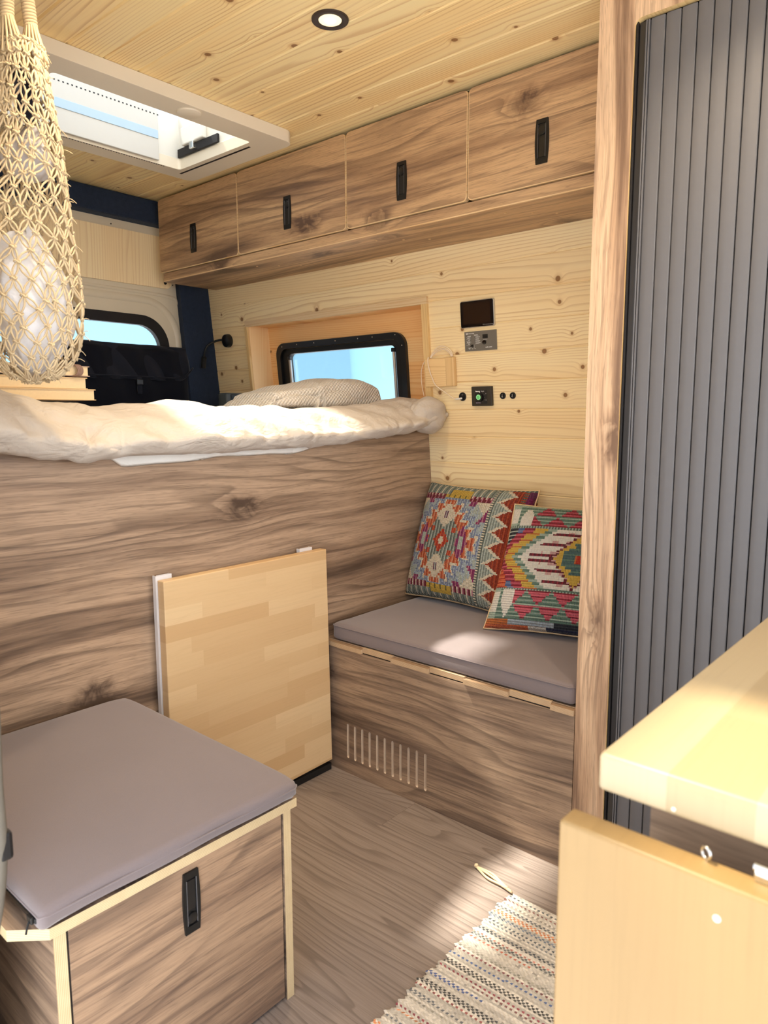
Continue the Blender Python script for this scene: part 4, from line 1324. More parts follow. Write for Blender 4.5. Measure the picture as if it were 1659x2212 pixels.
zp = obj('zip', bm, M['black'], sc_)
bm = NB(); box(bm, (lo[0] - 0.006, lo[1] + 0.016, 0.433), (lo[0] - 0.001, lo[1] + 0.032, 0.444), 0.0015); obj('slider', bm, M['black_matte'], zp)
bm = NB(); tube(bm, smooth_path([(lo[0] - 0.006, lo[1] + 0.022, 0.437), (lo[0] - 0.010, lo[1] + 0.020, 0.430), (lo[0] - 0.013, lo[1] + 0.018, 0.4225)], 4), 0.0016, 6); obj('pull_tab', bm, M['black_matte'], zp)

# ================================================================== rag rug
RX0, RX1, RY0, RY1 = 0.30, 1.41, 0.26, 0.822
NX, NY = 230, 104
base = np.array([214, 206, 194.0])
rows = []
rr = random.Random(5)
for i in range(NX + 1): rows.append(('plain', None))
def band(x, w, kind, col):
    i1 = int((x - RX0) / (RX1 - RX0) * NX)
    for k in range(w):
        if 0 <= i1 - k < NX: rows[i1 - k] = (kind, col)
bands = [(1.395, 1, 'dash', (70, 78, 84)), (1.377, 1, 'dash', (120, 70, 66)), (1.366, 1, 'dash', (150, 140, 130)), (1.350, 2, 'dash', (84, 88, 94)), (1.335, 3, 'dash', (206, 116, 66)),
         (1.317, 2, 'dash', (90, 104, 124)), (1.297, 1, 'dash', (64, 74, 84)), (1.285, 1, 'dash', (104, 110, 116)), (1.262, 2, 'dash', (54, 60, 68)), (1.243, 1, 'dash', (190, 110, 96)), (1.238, 2, 'dash', (78, 84, 86)),
         (1.222, 1, 'part', (196, 96, 74)), (1.192, 2, 'dash', (150, 146, 132)), (1.176, 1, 'dash', (116, 54, 60)), (1.160, 2, 'part', (64, 90, 150)), (1.135, 3, 'dash', (52, 52, 50)),
         (1.113, 1, 'dash', (128, 40, 54)), (1.103, 1, 'part', (120, 70, 70)), (1.082, 2, 'part', (58, 80, 146)), (1.060, 3, 'dash', (40, 42, 44)), (1.04, 1, 'dash', (140, 60, 60))]
for bnd in bands: band(*bnd)
xx = 1.02
while xx > RX0:
    col = rr.choice([(60, 60, 60), (128, 40, 54), (64, 90, 150), (206, 116, 66), (90, 96, 104), (150, 146, 132)])
    band(xx, rr.choice([1, 1, 2, 3]), rr.choice(['dash', 'dash', 'part']), col); xx -= rr.uniform(0.012, 0.03)
rug = empty('rag_rug', (0.85, 0.46, 0.0), 'cream rag rug with thin coloured stripes on the floor', 'rug')
bm = NB()
lay = bm.loops.layers.float_color.new('weave')
def eoff(i): return 0.004 * math.sin(i * 0.9) + 0.003 * math.sin(i * 2.3 + 1) + 0.003 * math.sin(i * 0.21)
V2 = [[None] * (NY + 1) for _ in range(NX + 1)]
for i in range(NX + 1):
    for j in range(NY + 1):
        x = RX0 + (RX1 - RX0) * i / NX; y = RY0 + (RY1 - RY0) * j / NY
        y += eoff(i) * (j / NY) ** 6
        x += 0.003 * math.sin(y * 9 + i * 0.02)
        z = 0.0065 + 0.0005 * (1 if (i + j) % 2 else -1)
        V2[i][j] = bm.verts.new((x, y, z if 0 < j < NY and 0 < i < NX else 0.003))
for i in range(NX):
    kind, col = rows[i]
    tint = rr.uniform(0.90, 1.10)
    ph = rr.random() * 9
    for j in range(NY):
        f = bm.faces.new((V2[i][j], V2[i + 1][j], V2[i + 1][j + 1], V2[i][j + 1]))
        c = base * tint * rr.uniform(0.93, 1.05)
        if kind == 'dash' and (j + i) % 2 == 0: c = (np.array(col, float) * 0.72 + base * 0.28) * rr.uniform(0.85, 1.15)
        elif kind == 'part' and (j + i) % 2 == 0 and math.sin(j * 0.11 + ph) > -0.15: c = np.array(col, float) * 0.75 + base * 0.25
        elif kind == 'plain' and rr.random() < 0.035: c = base * 0.80
        c = np.clip(c, 0, 255)
        L4 = rgb(*c)
        for lp in f.loops: lp[lay] = L4
g = G('rag_rug_weave')
c = g.attr('weave'); x, y, z = g.coords()
nz = g.noise(g.vec(x * 1.0, y * 1.0, z), 420.0, 2.0)
col = g.mix((nz - 0.4) * 0.35, c, (0.05, 0.045, 0.04, 1))
g.bump(nz, 0.5, 0.003)
M['rug'] = g.fin(col, 0.95, 0.0, 0.05)
o = obj('woven_body', bm, M['rug'], rug)
so = o.modifiers.new('thick', 'SOLIDIFY'); so.thickness = 0.004; so.offset = -1
bm = NB()
kx, ky = RX1 - 0.004, RY1 - 0.002
for dx, sd in ((0.010, 1), (-0.008, -1), (0.003, 0.2)):
    tube(bm, smooth_path([(kx, ky, 0.006), (kx + 0.010 + dx * 0.4, ky + 0.035, 0.006), (kx + 0.018 + dx * 1.2, ky + 0.075, 0.0055), (kx + 0.026 + dx * 0.3, ky + 0.112, 0.006), (kx + 0.028, ky + 0.122, 0.008)], 5), 0.0030, 6)
blob(bm, (kx + 0.029, ky + 0.122, 0.008), 0.0065, 1)
blob(bm, (kx + 0.006, ky + 0.020, 0.007), 0.0055, 1, (1, 1.4, 0.8))
obj('fringe_knot', bm, M['jute'], rug, smooth='all')

# ================================================================== kitchen block, worktop and hanging flap, right foreground
KX = 0.527
KZ = 0.88
kb = empty('kitchen_cabinet', (0.85, -0.2, 0.0), 'walnut kitchen cabinet under the pale worktop, right foreground', 'cabinet')
bm = NB(); box(bm, (0.578, -0.9, 0.0), (1.12, 0.205, 0.8475), 0); obj('body', bm, M['walnut_y'], kb)
wt = empty('worktop', (0.84, -0.3, KZ), 'pale solid-wood worktop with rounded edges, right foreground', 'worktop')
bm = NB(); box(bm, (KX, -0.9, KZ - 0.032), (1.16, 0.2310, KZ), 0.0045, 3)
obj('slab', bm, M['worktop'], wt, smooth=40)
bm = NB(); blob(bm, (KX - 0.0002, 0.170, KZ - 0.026), 0.0018, 1, (0.4, 1, 1)); obj('screw_cap', bm, M['white_pl'], wt)
fl = empty('hanging_flap', (0.513, -0.2, 0.83), 'pale wood flap hanging upright in front of the worktop edge', 'flap')
bm = NB(); box(bm, (0.500, -0.9, 0.10), (0.5262, 0.2505, 0.8265), 0.0035, 3)
obj('board', bm, M['flap'], fl, smooth=40)
bm = NB(); lathe(bm, [(0.0028, 0.0), (0.0026, -0.0006)], (0.500, 0.128, 0.800), 'x', 16); obj('screw_cap', bm, M['white_pl'], fl)
bm = NB()
ec = Vector((0.5215, 0.1435, 0.8325))
tube(bm, [ec + Vector((math.cos(a) * 0.0036 * 0.6, math.cos(a) * 0.0036, math.sin(a) * 0.0042)) for a in np.linspace(0, 2 * math.pi, 20, endpoint=False)], 0.0011, 8, closed=True)
tube(bm, [ec + Vector((0, 0, -0.0042)), ec + Vector((0, 0, -0.0085))], 0.0012, 8)
obj('eye_screw', bm, M['chrome'], fl, smooth=50)
bm = NB(); box(bm, (0.5185, 0.085, 0.8262), (0.5262, 0.111, 0.8345), 0.0015); tube(bm, [(0.524, 0.084, 0.8345), (0.524, 0.112, 0.8345)], 0.003, 10)
obj('hinge', bm, M['chrome'], fl, smooth=50)

# ================================================================== jute net bag
NBX, NBY = 0.624, 1.441
pr_z = [1.214, 1.222, 1.240, 1.268, 1.30, 1.36, 1.45, 1.52, 1.585, 1.66, 1.73, 1.79, 1.825]
pr_r = [0.012, 0.040, 0.062, 0.077, 0.083, 0.087, 0.084, 0.077, 0.068, 0.059, 0.050, 0.042, 0.036]
def bag_r(z): return float(np.interp(z, pr_z, pr_r))
def bag_c(z):
    t = max(0.0, (z - 1.35)) 
    return NBX + 0.045 * t ** 1.2 + 0.004 * math.sin(z * 20), NBY
def bag_pt(z, a, k=1.0):
    cx, cy = bag_c(z); r = bag_r(z) * k * (1 + 0.05 * math.sin(3 * a + z * 11))
    return Vector((cx + r * math.cos(a), cy + r * math.sin(a) * 0.92, z))
bag = empty('net_bag', (NBX, NBY, 1.21), 'knotted jute net bag hanging at the upper left, stuffed with cloth', 'bag')
bm = NB()
ncol = 18
zs = [1.217, 1.236, 1.258]
while zs[-1] < 1.80: zs.append(zs[-1] + 0.0270)
zs.append(1.825)
knots = []
kr = random.Random(3)
for i, z in enumerate(zs):
    row = []
    for j in range(ncol):
        a = 2 * math.pi * (j + (0.5 if i % 2 else 0.0)) / ncol + kr.uniform(-0.10, 0.10)
        row.append(bag_pt(min(1.826, max(1.2145, z + kr.uniform(-0.007, 0.007))), a))
    knots.append(row)
def strand(p, q, side, bow):
    d = q - p
    cx, cy = bag_c((p.z + q.z) / 2)
    n = ((p + q) / 2 - Vector((cx, cy, (p.z + q.z) / 2))).normalized()
    t = n.cross(d.normalized())
    pts = []
    for k in range(5):
        s = k / 4
        b = math.sin(math.pi * s)
        pts.append(p + d * s + t * side * bow * b + n * (0.0012 * b + kr.uniform(-0.0006, 0.0006)))
    tube(bm, pts, [0.0014, 0.0018, 0.0019, 0.0018, 0.0014], 5)
for i in range(len(zs) - 1):
    for j in range(ncol):
        p = knots[i][j]
        js = (j, (j - 1) % ncol) if i % 2 == 0 else (j, (j + 1) % ncol)
        for jj in js:
            q = knots[i + 1][jj]
            bow = min(0.0046, (q - p).length * 0.14)
            strand(p, q, 1, bow); strand(p, q, -1, bow)
for i, row in enumerate(knots):
    for p in row:
        cx, cy = bag_c(p.z)
        n = (p - Vector((cx, cy, p.z))).normalized()
        t = n.cross(Vector((0, 0, 1))).normalized()
        w = 0.0052
        tube(bm, [p + t * w * math.cos(a) * 1.1 + n * (0.0022 * math.sin(a) + 0.001) + Vector((0, 0, 0.0026 * math.sin(2 * a))) for a in np.linspace(0, 2 * math.pi, 9, endpoint=False)], 0.0017, 5, closed=True)
        blob(bm, p + n * 0.0008, 0.0032, 1, (1, 1, 0.8))
        if kr.random() < 0.40:
            e = p + n * kr.uniform(0.006, 0.016) + Vector((kr.uniform(-.01, .01), kr.uniform(-.01, .01), kr.uniform(-0.018, 0.008)))
            tube(bm, smooth_path([p, (p + e) / 2 + Vector((0, 0, 0.003)), e], 3), 0.0007, 4)
obj('net', bm, M['jute'], bag, smooth='all')
# gathered cords running up into the two wrapped handles, tied to a hook in the ceiling
hk = Vector((0.636, NBY, CEIL))
for hx, hy in ((0.615, 0.0), (0.657, 0.0)):
    bm = NB()
    top = Vector((hx, NBY + hy, 1.873))
    cx = bag_c(1.825)[0]
    for k in range(16):
        a = 2 * math.pi * k / 16
        s = -1 if hx < 0.63 else 1
        p = Vector((cx + s * 0.019 + 0.024 * math.cos(a), NBY + 0.034 * math.sin(a), 1.80))
        mid = p.lerp(top, 0.55) + Vector((0.004 * math.cos(a), 0.004 * math.sin(a), 0))
        tube(bm, smooth_path([p, mid, top + Vector((0.008 * math.cos(a), 0.008 * math.sin(a), 0))], 5), 0.0022, 5)
    hd = obj('handle', bm, M['jute'], bag, smooth='all')
    bm = NB()
    p0, p1 = top - Vector((0, 0, 0.006)), Vector((hk.x + (hx - 0.636) * 0.5, NBY, 2.03))
    n = 30
    for k in range(n):
        c = p0.lerp(p1, k / (n - 1))
        tube(bm, [c + Vector((0.0098 * math.cos(a), 0.0098 * math.sin(a), 0.0015 * math.cos(a))) for a in np.linspace(0, 2 * math.pi, 12, endpoint=False)], 0.0030, 5, closed=True)
    tube(bm, [p0, p1], 0.0085, 10)
    obj('wrapping', bm, M['jute'], hd, smooth='all')
bm = NB(); tube(bm, smooth_path([(hk.x - 0.02, NBY, 2.03), (hk.x, NBY, 2.045), (hk.x + 0.02, NBY, 2.03)], 5), 0.011, 8); obj('loop', bm, M['jute'], bag, smooth='all')
bm = NB(); tube(bm, smooth_path([(hk.x, NBY, CEIL), (hk.x, NBY, 2.062), (hk.x, NBY - 0.012, 2.05), (hk.x, NBY - 0.012, 2.036), (hk.x, NBY, 2.026), (hk.x, NBY + 0.012, 2.034)], 5), 0.0028, 8)
tag(obj('ceiling_hook', bm, M['chrome'], smooth=50, base=(hk.x, NBY, CEIL)), 'small steel hook in the ceiling holding the jute net bag', 'hook')

def bundle(name, label, mat, za, zb, k, seed, squash=1.0, cat='cloth'):
    b = NB()
    def f(u, v):
        a = u * 2 * math.pi; t = v
        z = za + (zb - za) * t
        e = math.sin(math.pi * min(1, max(0, t))) ** 0.35
        cx, cy = bag_c(z)
        r = bag_r(z) * k * e
        q = 1 + 0.07 * math.sin(3 * a + seed + t * 4) + 0.05 * math.sin(7 * a - t * 9 + seed) + 0.03 * math.sin(13 * a + t * 15)
        z2 = z + (0.02 * math.sin(2 * a + seed) + 0.012 * math.sin(5 * a)) * t * (1 - (1 - squash))
        return Vector((cx + r * q * math.cos(a) * 0.94, cy + r * q * math.sin(a) * 0.87, max(z2, 1.219)))
    grid_surface(b, f, 64, 40)
    bmesh.ops.remove_doubles(b, verts=b.verts, dist=0.0003)
    o = obj(name, b, mat, smooth='all', base=(NBX, NBY, za))
    return tag(o, label, cat)
bundle('folded_cloth', 'white cloth bundled in the bottom half of the jute net bag', M['white_cloth'], 1.226, 1.478, 0.84, 1.0)
bundle('folded_cloth', 'light grey cloth in the upper part of the jute net bag', M['grey_cloth'], 1.590, 1.660, 0.74, 4.0)
bundle('folded_cloth', 'dark navy cloth at the top of the jute net bag', M['navy_cloth'], 1.695, 1.765, 0.44, 2.0)

# ================================================================== books on the bed
def book(loc_, dims, rot, label, cover, strap=False):
    L, D, H = dims
    m = Matrix.Translation(Vector(loc_)) @ Matrix.Rotation(rot, 4, 'Z')
    t = empty('book', label=label, cat='book', group='books piled on the bed', mat=m)
    b = NB(); box(b, (-L / 2 + 0.003, -D / 2 + 0.003, 0.002), (L / 2 - 0.004, D / 2 - 0.006, H - 0.002))
    obj('pages', b, M['paper'], t, local=True)
    b = NB()
    n = 10
    for z0 in (0.0, H - 0.002): box(b, (-L / 2, -D / 2, z0), (L / 2, D / 2, z0 + 0.002), 0.0006)
    box(b, (-L / 2, D / 2 - 0.005, 0.0005), (L / 2, D / 2, H - 0.0005), 0.001)
    obj('cover', b, cover, t, local=True)
    if strap:
        b = NB()
        pts = smooth_path([(L / 2 - 0.045, -D / 2 + 0.03, H + 0.002), (L / 2 - 0.036, -D / 2 - 0.004, H + 0.001), (L / 2 - 0.032, -D / 2 - 0.012, H * 0.5), (L / 2 - 0.038, -D / 2 - 0.006, 0.001), (L / 2 - 0.045, -D / 2 + 0.03, -0.001)], 6)
        for dx in (-0.006, -0.002, 0.002, 0.006): tube(b, [p + Vector((dx, 0, 0)) for p in pts], 0.0022, 6)
        obj('strap', b, M['leather_dk'], t, smooth='all', local=True)
    return t
book((0.775, 1.90, 1.190), (0.325, 0.17, 0.028), 0.03, 'thick cream-paged book at the bottom of the pile on the bed', M['cover_tan'])
book((0.765, 1.90, 1.2185), (0.305, 0.165, 0.029), 0.02, 'thick tan book in the middle of the pile on the bed', M['cover_tan'])
book((0.775, 1.897, 1.2510), (0.300, 0.16, 0.026), 0.05, 'taupe leather notebook with strap on top of the book pile', M['leather'], True)

# ================================================================== black organiser hanging below the rear window
og = empty('window_organiser', (1.6, REAR - 0.05, 1.15), 'black fabric organiser with a buckled flap hanging on the rear door', 'organiser')
bm = NB()
def fab(u, v, y0, x0, x1, z0, z1, th, seed):
    x = x0 + (x1 - x0) * u; z = z0 + (z1 - z0) * v
    e = (min(u, 1 - u, 0.06) / 0.06) ** 0.5 * (min(v, 1 - v, 0.06) / 0.06) ** 0.5
    return Vector((x, y0 - th * e - 0.006 * math.sin(x * 38 + z * 14 + seed) * e * (0.4 + v), z + 0.004 * math.sin(x * 22 + seed) * (1 if v > 0.98 else 0)))
grid_surface(bm, lambda u, v: fab(u, v, REAR - 0.012, 1.18, 1.953, 1.10, 1.452, 0.035, 0.3), 60, 30)
o = obj('body', bm, M['black_fabric2'], og, smooth='all'); so = o.modifiers.new('t', 'SOLIDIFY'); so.thickness = 0.006; so.offset = -1
bm = NB()
def flapf(u, v):
    x = 1.175 + (1.957 - 1.175) * u
    low = 1.305 - 0.0 * u + 0.05 * max(0.0, (u - 0.9) / 0.1) ** 2
    z = low + (1.456 - low) * v
    e = (min(u, 1 - u, 0.03) / 0.03) ** 0.5
    return Vector((x, REAR - 0.02 - 0.036 * e * (1 - 0.5 * v * v) - 0.005 * math.sin(x * 60 + z * 40) * (0.3 + 0.7 * (1 - v)), z))
grid_surface(bm, flapf, 90, 20)
o = obj('flap', bm, M['black_fabric'], og, smooth='all'); so = o.modifiers.new('t', 'SOLIDIFY'); so.thickness = 0.005; so.offset = -1
bm = NB(); tube(bm, [(1.18 + 0.775 * t, REAR - 0.060 - 0.003 * math.sin(t * 40), 1.318 + 0.05 * max(0.0, (t - 0.9) / 0.1) ** 2) for t in np.linspace(0, 1, 50)], 0.0035, 6); obj('binding', bm, M['black_fabric'], o, smooth='all')
bm = NB(); box(bm, (1.668, REAR - 0.068, 1.245), (1.690, REAR - 0.062, 1.315), 0.002); bk = obj('strap', bm, M['black_fabric'], og)
bm = NB(); box(bm, (1.664, REAR - 0.074, 1.282), (1.694, REAR - 0.062, 1.306), 0.003); obj('buckle', bm, M['black'], bk)

# ------------------------------------------------------------------ speaker
sp = empty('bluetooth_speaker', (1.995, 2.60, 1.183), 'slate-grey portable speaker on the bed behind the waffle blanket', 'speaker')
bm = NB(); box(bm, (1.915, 2.572, 1.183), (2.085, 2.632, 1.247), 0.008, 3); obj('body', bm, M['speaker'], sp, smooth=40)
bm = NB(); plate(bm, rrect(1.938, 1.188, 2.078, 1.242, 0.006, 4), [], 2.5685, 2.5735, 'y'); gr = obj('grille', bm, M['grille'], sp)
bm = NB()
for k in range(9): box(bm, (1.942, 2.5665, 1.191 + k * 0.0054), (2.074, 2.5690, 1.1925 + k * 0.0054))
obj('grille_bar', bm, M['speaker'], gr)

# ================================================================== things on the pine wall
NRM = Vector((-1, 0, -WM)).normalized()
def on_wall(name, y, z, label, cat, group=None):
    m = wall_frame((wall_x(z), y, z), NRM, (-WM, 0, 1))
    return empty(name, label=label, cat=cat, group=group, mat=m)
def lplate(parent, name, outline, holes, z0, z1, mat, bev=0.0):
    b = NB(); plate(b, outline, holes, z0, z1, 'z')
    o = obj(name, b, mat, parent, local=True)
    if bev:
        q = o.modifiers.new('edge', 'BEVEL'); q.width = bev; q.segments = 2; q.limit_method = 'ANGLE'
    return o
def lbox(parent, name, lo, hi, mat, bev=0.0):
    b = NB(); box(b, lo, hi, bev); return obj(name, b, mat, parent, local=True)
def text(parent, name, body, x, y, z, size, mat, align='LEFT', shear=0.0, bold=0.0):
    cu = bpy.data.curves.new(name, 'FONT'); cu.body = body; cu.size = size; cu.align_x = align; cu.align_y = 'CENTER'
    cu.shear = shear; cu.extrude = 0.00012; cu.offset = bold; cu.materials.append(mat)
    tmp = bpy.data.objects.new(name, cu); COL.objects.link(tmp)
    me = bpy.data.meshes.new_from_object(tmp.evaluated_get(bpy.context.evaluated_depsgraph_get()))
    bpy.data.objects.remove(tmp); bpy.data.curves.remove(cu)
    if not me.materials: me.materials.append(mat)
    o = bpy.data.objects.new(name, me); COL.objects.link(o); o.parent = parent; o.location = (x, y, z)
    return o

# touch display
dp = on_wall('touch_display', 1.4055, 1.4905, 'black touch display with a dark screen on the pine wall', 'display')
lplate(dp, 'housing', rrect(-0.0675, -0.0445, 0.0675, 0.0445, 0.006, 4), [], 0.0, 0.009, M['alu'], 0.001)
fcd = lplate(dp, 'bezel', rrect(-0.0655, -0.0425, 0.0655, 0.0425, 0.005, 4), [], 0.009, 0.0105, M['bezel'])
lplate(dp, 'screen', rrect(-0.0545, -0.0325, 0.0545, 0.0355, 0.001, 2), [], 0.0105, 0.0108, M['screen'])
text(fcd, 'lettering', 'victron energy', 0.033, -0.0375, 0.0107, 0.0058, M['ink_dim'])
b = NB(); tube(b, [(0.027 + 0.0035 * math.sin(t) , -0.0375 + 0.0016 * math.sin(2 * t), 0.0108) for t in np.linspace(0, 2 * math.pi, 24, endpoint=False)], 0.0005, 4, closed=True); obj('emblem', b, M['ink_dim'], fcd, local=True)

# control panel
cp = on_wall('control_panel', 1.3995, 1.401, 'grey control panel with white print below the touch display', 'panel')
fp_ = lplate(cp, 'plate', [(-0.0645, -0.0330), (0.0645, -0.0330), (0.0645, 0.0330), (-0.0645, 0.0330)], [], 0.0, 0.0035, M['grey_panel'], 0.0008)
b = NB(); tube(b, [(-0.0535 + 0.0035 * math.sin(t), 0.0262 + 0.0017 * math.sin(2 * t), 0.0037) for t in np.linspace(0, 2 * math.pi, 24, endpoint=False)], 0.0009, 5, closed=True); obj('emblem', b, M['ink'], fp_, local=True)
text(fp_, 'lettering', 'victron energy', -0.0480, 0.0264, 0.0036, 0.0040, M['ink'], bold=0.0001)
text(fp_, 'lettering', 'charger', -0.0520, 0.0180, 0.0036, 0.0048, M['ink'], bold=0.0001)
text(fp_, 'lettering', 'inverter', -0.0245, 0.0205, 0.0036, 0.0048, M['ink'], bold=0.0001)
for k, (a, c) in enumerate((('mains on', 'inverter on'), ('bulk', 'overload'), ('absorption', 'low battery'), ('float', 'temperature'))):
    text(fp_, 'lettering', a, -0.0465, 0.0112 - k * 0.0066, 0.0036, 0.0038, M['ink'], 'CENTER', bold=0.00005)
    text(fp_, 'lettering', c, -0.0185, 0.0137 - k * 0.0066, 0.0036, 0.0038, M['ink'], bold=0.00005)
b = NB()
for k in range(5):
    z = 0.0146 - k * 0.0066
    box(b, (-0.0570, z - 0.0003, 0.0034), (-0.0395, z + 0.0003, 0.0037)); box(b, (-0.0245, z + 0.0022, 0.0034), (-0.0050, z + 0.0028, 0.0037))
box(b, (-0.0382, -0.0245, 0.0034), (-0.0376, -0.0165, 0.0037)); box(b, (-0.0262, -0.0245, 0.0034), (-0.0256, -0.0125, 0.0037))
obj('rule', b, M['ink'], fp_, local=True)
b = NB()
for k in range(4): lathe(b, [(0.0013, 0.0034), (0.0012, 0.0040)], (-0.0225, 0.0137 - k * 0.0066, 0), 'z', 10); 
for k in range(4): lathe(b, [(0.0011, 0.0034), (0.0010, 0.0040)], (-0.0398, 0.0112 - k * 0.0066, 0), 'z', 10)
obj('indicator', b, M['black'], fp_, local=True)
text(fp_, 'lettering', 'charger\n  only', -0.0500, -0.0235, 0.0036, 0.0032, M['ink'], bold=0.00005)
text(fp_, 'lettering', 'off', -0.0325, -0.0245, 0.0036, 0.0036, M['ink'], 'CENTER', bold=0.00005)
text(fp_, 'lettering', 'on', -0.0215, -0.0245, 0.0036, 0.0036, M['ink'], 'CENTER', bold=0.00005)
lbox(cp, 'counter_window', (0.0095, 0.0070, 0.0034), (0.0305, 0.0205, 0.0038), M['black'], 0.0004)
text(fp_, 'lettering', 'shore current', 0.0200, 0.0035, 0.0036, 0.0028, M['ink'], 'CENTER')
text(fp_, 'lettering', 'multi control', 0.0200, -0.0225, 0.0036, 0.0048, M['ink'], bold=0.0002)
b = NB(); lathe(b, [(0.0070, 0.0035), (0.0066, 0.008), (0.0050, 0.0086)], (0.0165, -0.0060, 0), 'z', 24); obj('knob', b, M['bezel'], cp, smooth=40, local=True)
b = NB(); lathe(b, [(0.0050, 0.0035), (0.0046, 0.0055), (0.0022, 0.006)], (-0.0330, -0.0150, 0), 'z', 20); tg = obj('toggle_switch', b, M['black'], cp, smooth=40, local=True)
b = NB(); tube(b, [(-0.033, -0.015, 0.005), (-0.0375, -0.0155, 0.011)], 0.0016, 8); obj('lever', b, M['black'], tg, smooth=40, local=True)

# heater dial
dl = on_wall('dial_controller', 1.3975, 1.215, 'dark square controller with a green-lit dial on the pine wall', 'controller')
hs = lplate(dl, 'housing', [(-0.041, -0.0335), (0.041, -0.0335), (0.041, 0.0335), (-0.041, 0.0335)], [], 0.0, 0.013, M['dark_panel'], 0.0022)
lplate(dl, 'inset', rrect(-0.0255, -0.0255, 0.0235, 0.0215, 0.003, 4), [], 0.013, 0.0133, M['black'])
text(hs, 'lettering', 'Remote', -0.0235, 0.0172, 0.0134, 0.0056, M['ink'], bold=0.0003)
text(hs, 'lettering', 'Fan-In', -0.0010, 0.0172, 0.0134, 0.0052, M['ink'])
text(hs, 'lettering', 'HEATING', -0.0235, -0.0225, 0.0134, 0.0045, M['ink_lilac'], bold=0.0001)
b = NB(); lathe(b, [(0.0150, 0.0133), (0.0142, 0.020), (0.0128, 0.0215)], (-0.0065, -0.0035, 0), 'z', 32); kn = obj('knob', b, M['black'], dl, smooth=40, local=True)
b = NB(); lathe(b, [(0.0092, 0.0214), (0.0090, 0.0226), (0.0078, 0.0230)], (-0.0068, -0.0025, 0), 'z', 28); obj('lit_cap', b, M['green'], kn, smooth=40, local=True)
b = NB(); tube(b, [(-0.0068 + 0.0076 * math.cos(a), -0.0025 + 0.0076 * math.sin(a), 0.0229) for a in np.linspace(0, 2 * math.pi, 24, endpoint=False)], 0.0008, 6, closed=True); obj('lit_ring', b, M['green_hi'], kn, smooth=40, local=True)
b = NB(); lathe(b, [(0.0016, 0.0133), (0.0015, 0.0137)], (-0.0068, 0.0135, 0), 'z', 10); obj('mark', b, M['ink'], hs, local=True)
b = NB()
for a in (0.9, 0.45, 0.0, -0.45, -0.9):
    p = Vector((-0.0065 + 0.0185 * math.cos(a), -0.0035 + 0.0185 * math.sin(a), 0.0136)); q = Vector((-0.0065 + 0.0215 * math.cos(a), -0.0035 + 0.0215 * math.sin(a), 0.0136))
    tube(b, [p, q], 0.0005, 4)
obj('scale_mark', b, M['ink_dim'], hs, local=True)
b = NB(); lathe(b, [(0.0018, 0.0133), (0.0017, 0.0137)], (0.0185, 0.0090, 0), 'z', 12); box(b, (0.0175, -0.0155, 0.0133), (0.0195, -0.0095, 0.0137)); obj('symbol', b, M['ink_dim'], hs, local=True)

# two toggle sockets to the right of the dial
for y, lab in ((1.319, 'small black switch just right of the green dial controller'), (1.280, 'small black switch farthest right of the green dial controller')):
    sw = on_wall('wall_switch', y, 1.2145, lab, 'switch', 'round switches on the pine wall')
    b = NB(); lathe(b, [(0.0112, 0.0), (0.0108, 0.0035), (0.0085, 0.0042), (0.0080, 0.0018)], (0, 0, 0), 'z', 28); obj('bezel', b, M['black'], sw, smooth=40, local=True)
    b = NB(); box(b, (-0.0045, -0.0060, 0.0018), (0.0045, 0.0060, 0.0055), 0.0012); rk = obj('rocker', b, M['black_matte'], sw, local=True)
    b = NB(); box(b, (-0.0006, 0.0012, 0.0054), (0.0006, 0.0046, 0.0057)); tube(b, [(0.0022 * math.cos(a), -0.0024 + 0.0022 * math.sin(a), 0.0056) for a in np.linspace(0, 2 * math.pi, 14, endpoint=False)], 0.0004, 4, closed=True); obj('symbol', b, M['ink'], rk, local=True)
# usb socket
us = on_wall('usb_socket', 1.4845, 1.2145, 'round black charging socket left of the green dial controller', 'socket')
b = NB(); lathe(b, [(0.0152, 0.0), (0.0148, 0.003), (0.0125, 0.0036), (0.0120, 0.0015)], (0, 0, 0), 'z', 32); obj('bezel', b, M['black'], us, smooth=40, local=True)
b = NB(); box(b, (-0.0075, 0.0005, 0.0014), (0.0075, 0.0042, 0.0022)); pt = obj('port', b, M['black_matte'], us, local=True)
text(pt, 'lettering', 'USB', 0, 0.0062, 0.0022, 0.0040, M['ink_dim'], 'CENTER')

# wooden cable holder and the charging cable
ho = on_wall('cable_holder', 1.569, 1.302, 'small wooden holder box on the pine wall with a coiled cable', 'holder')
hb = NB(); box(hb, (-0.064, -0.050, 0.0), (0.064, 0.050, 0.020), 0.004, 3)
M['holder'] = pine('holder_pine', 'x', 'y', 0.3, -0.15, light=rgb(250, 220, 166), mid=rgb(244, 206, 148), dark=rgb(206, 156, 100), knots=0.25)
M['holder2'] = pine('holder_cap_pine', 'y', 'x', 0.3, -0.15, light=rgb(242, 208, 152), mid=rgb(234, 196, 140), dark=rgb(190, 140, 82), knots=0.0)
obj('front', hb, M['holder'], ho, local=True, smooth=40)
hb = NB(); box(hb, (0.030, -0.0495, 0.004), (0.0655, 0.0515, 0.0222), 0.003, 3); obj('end_block', hb, M['holder2'], ho, local=True, smooth=40)

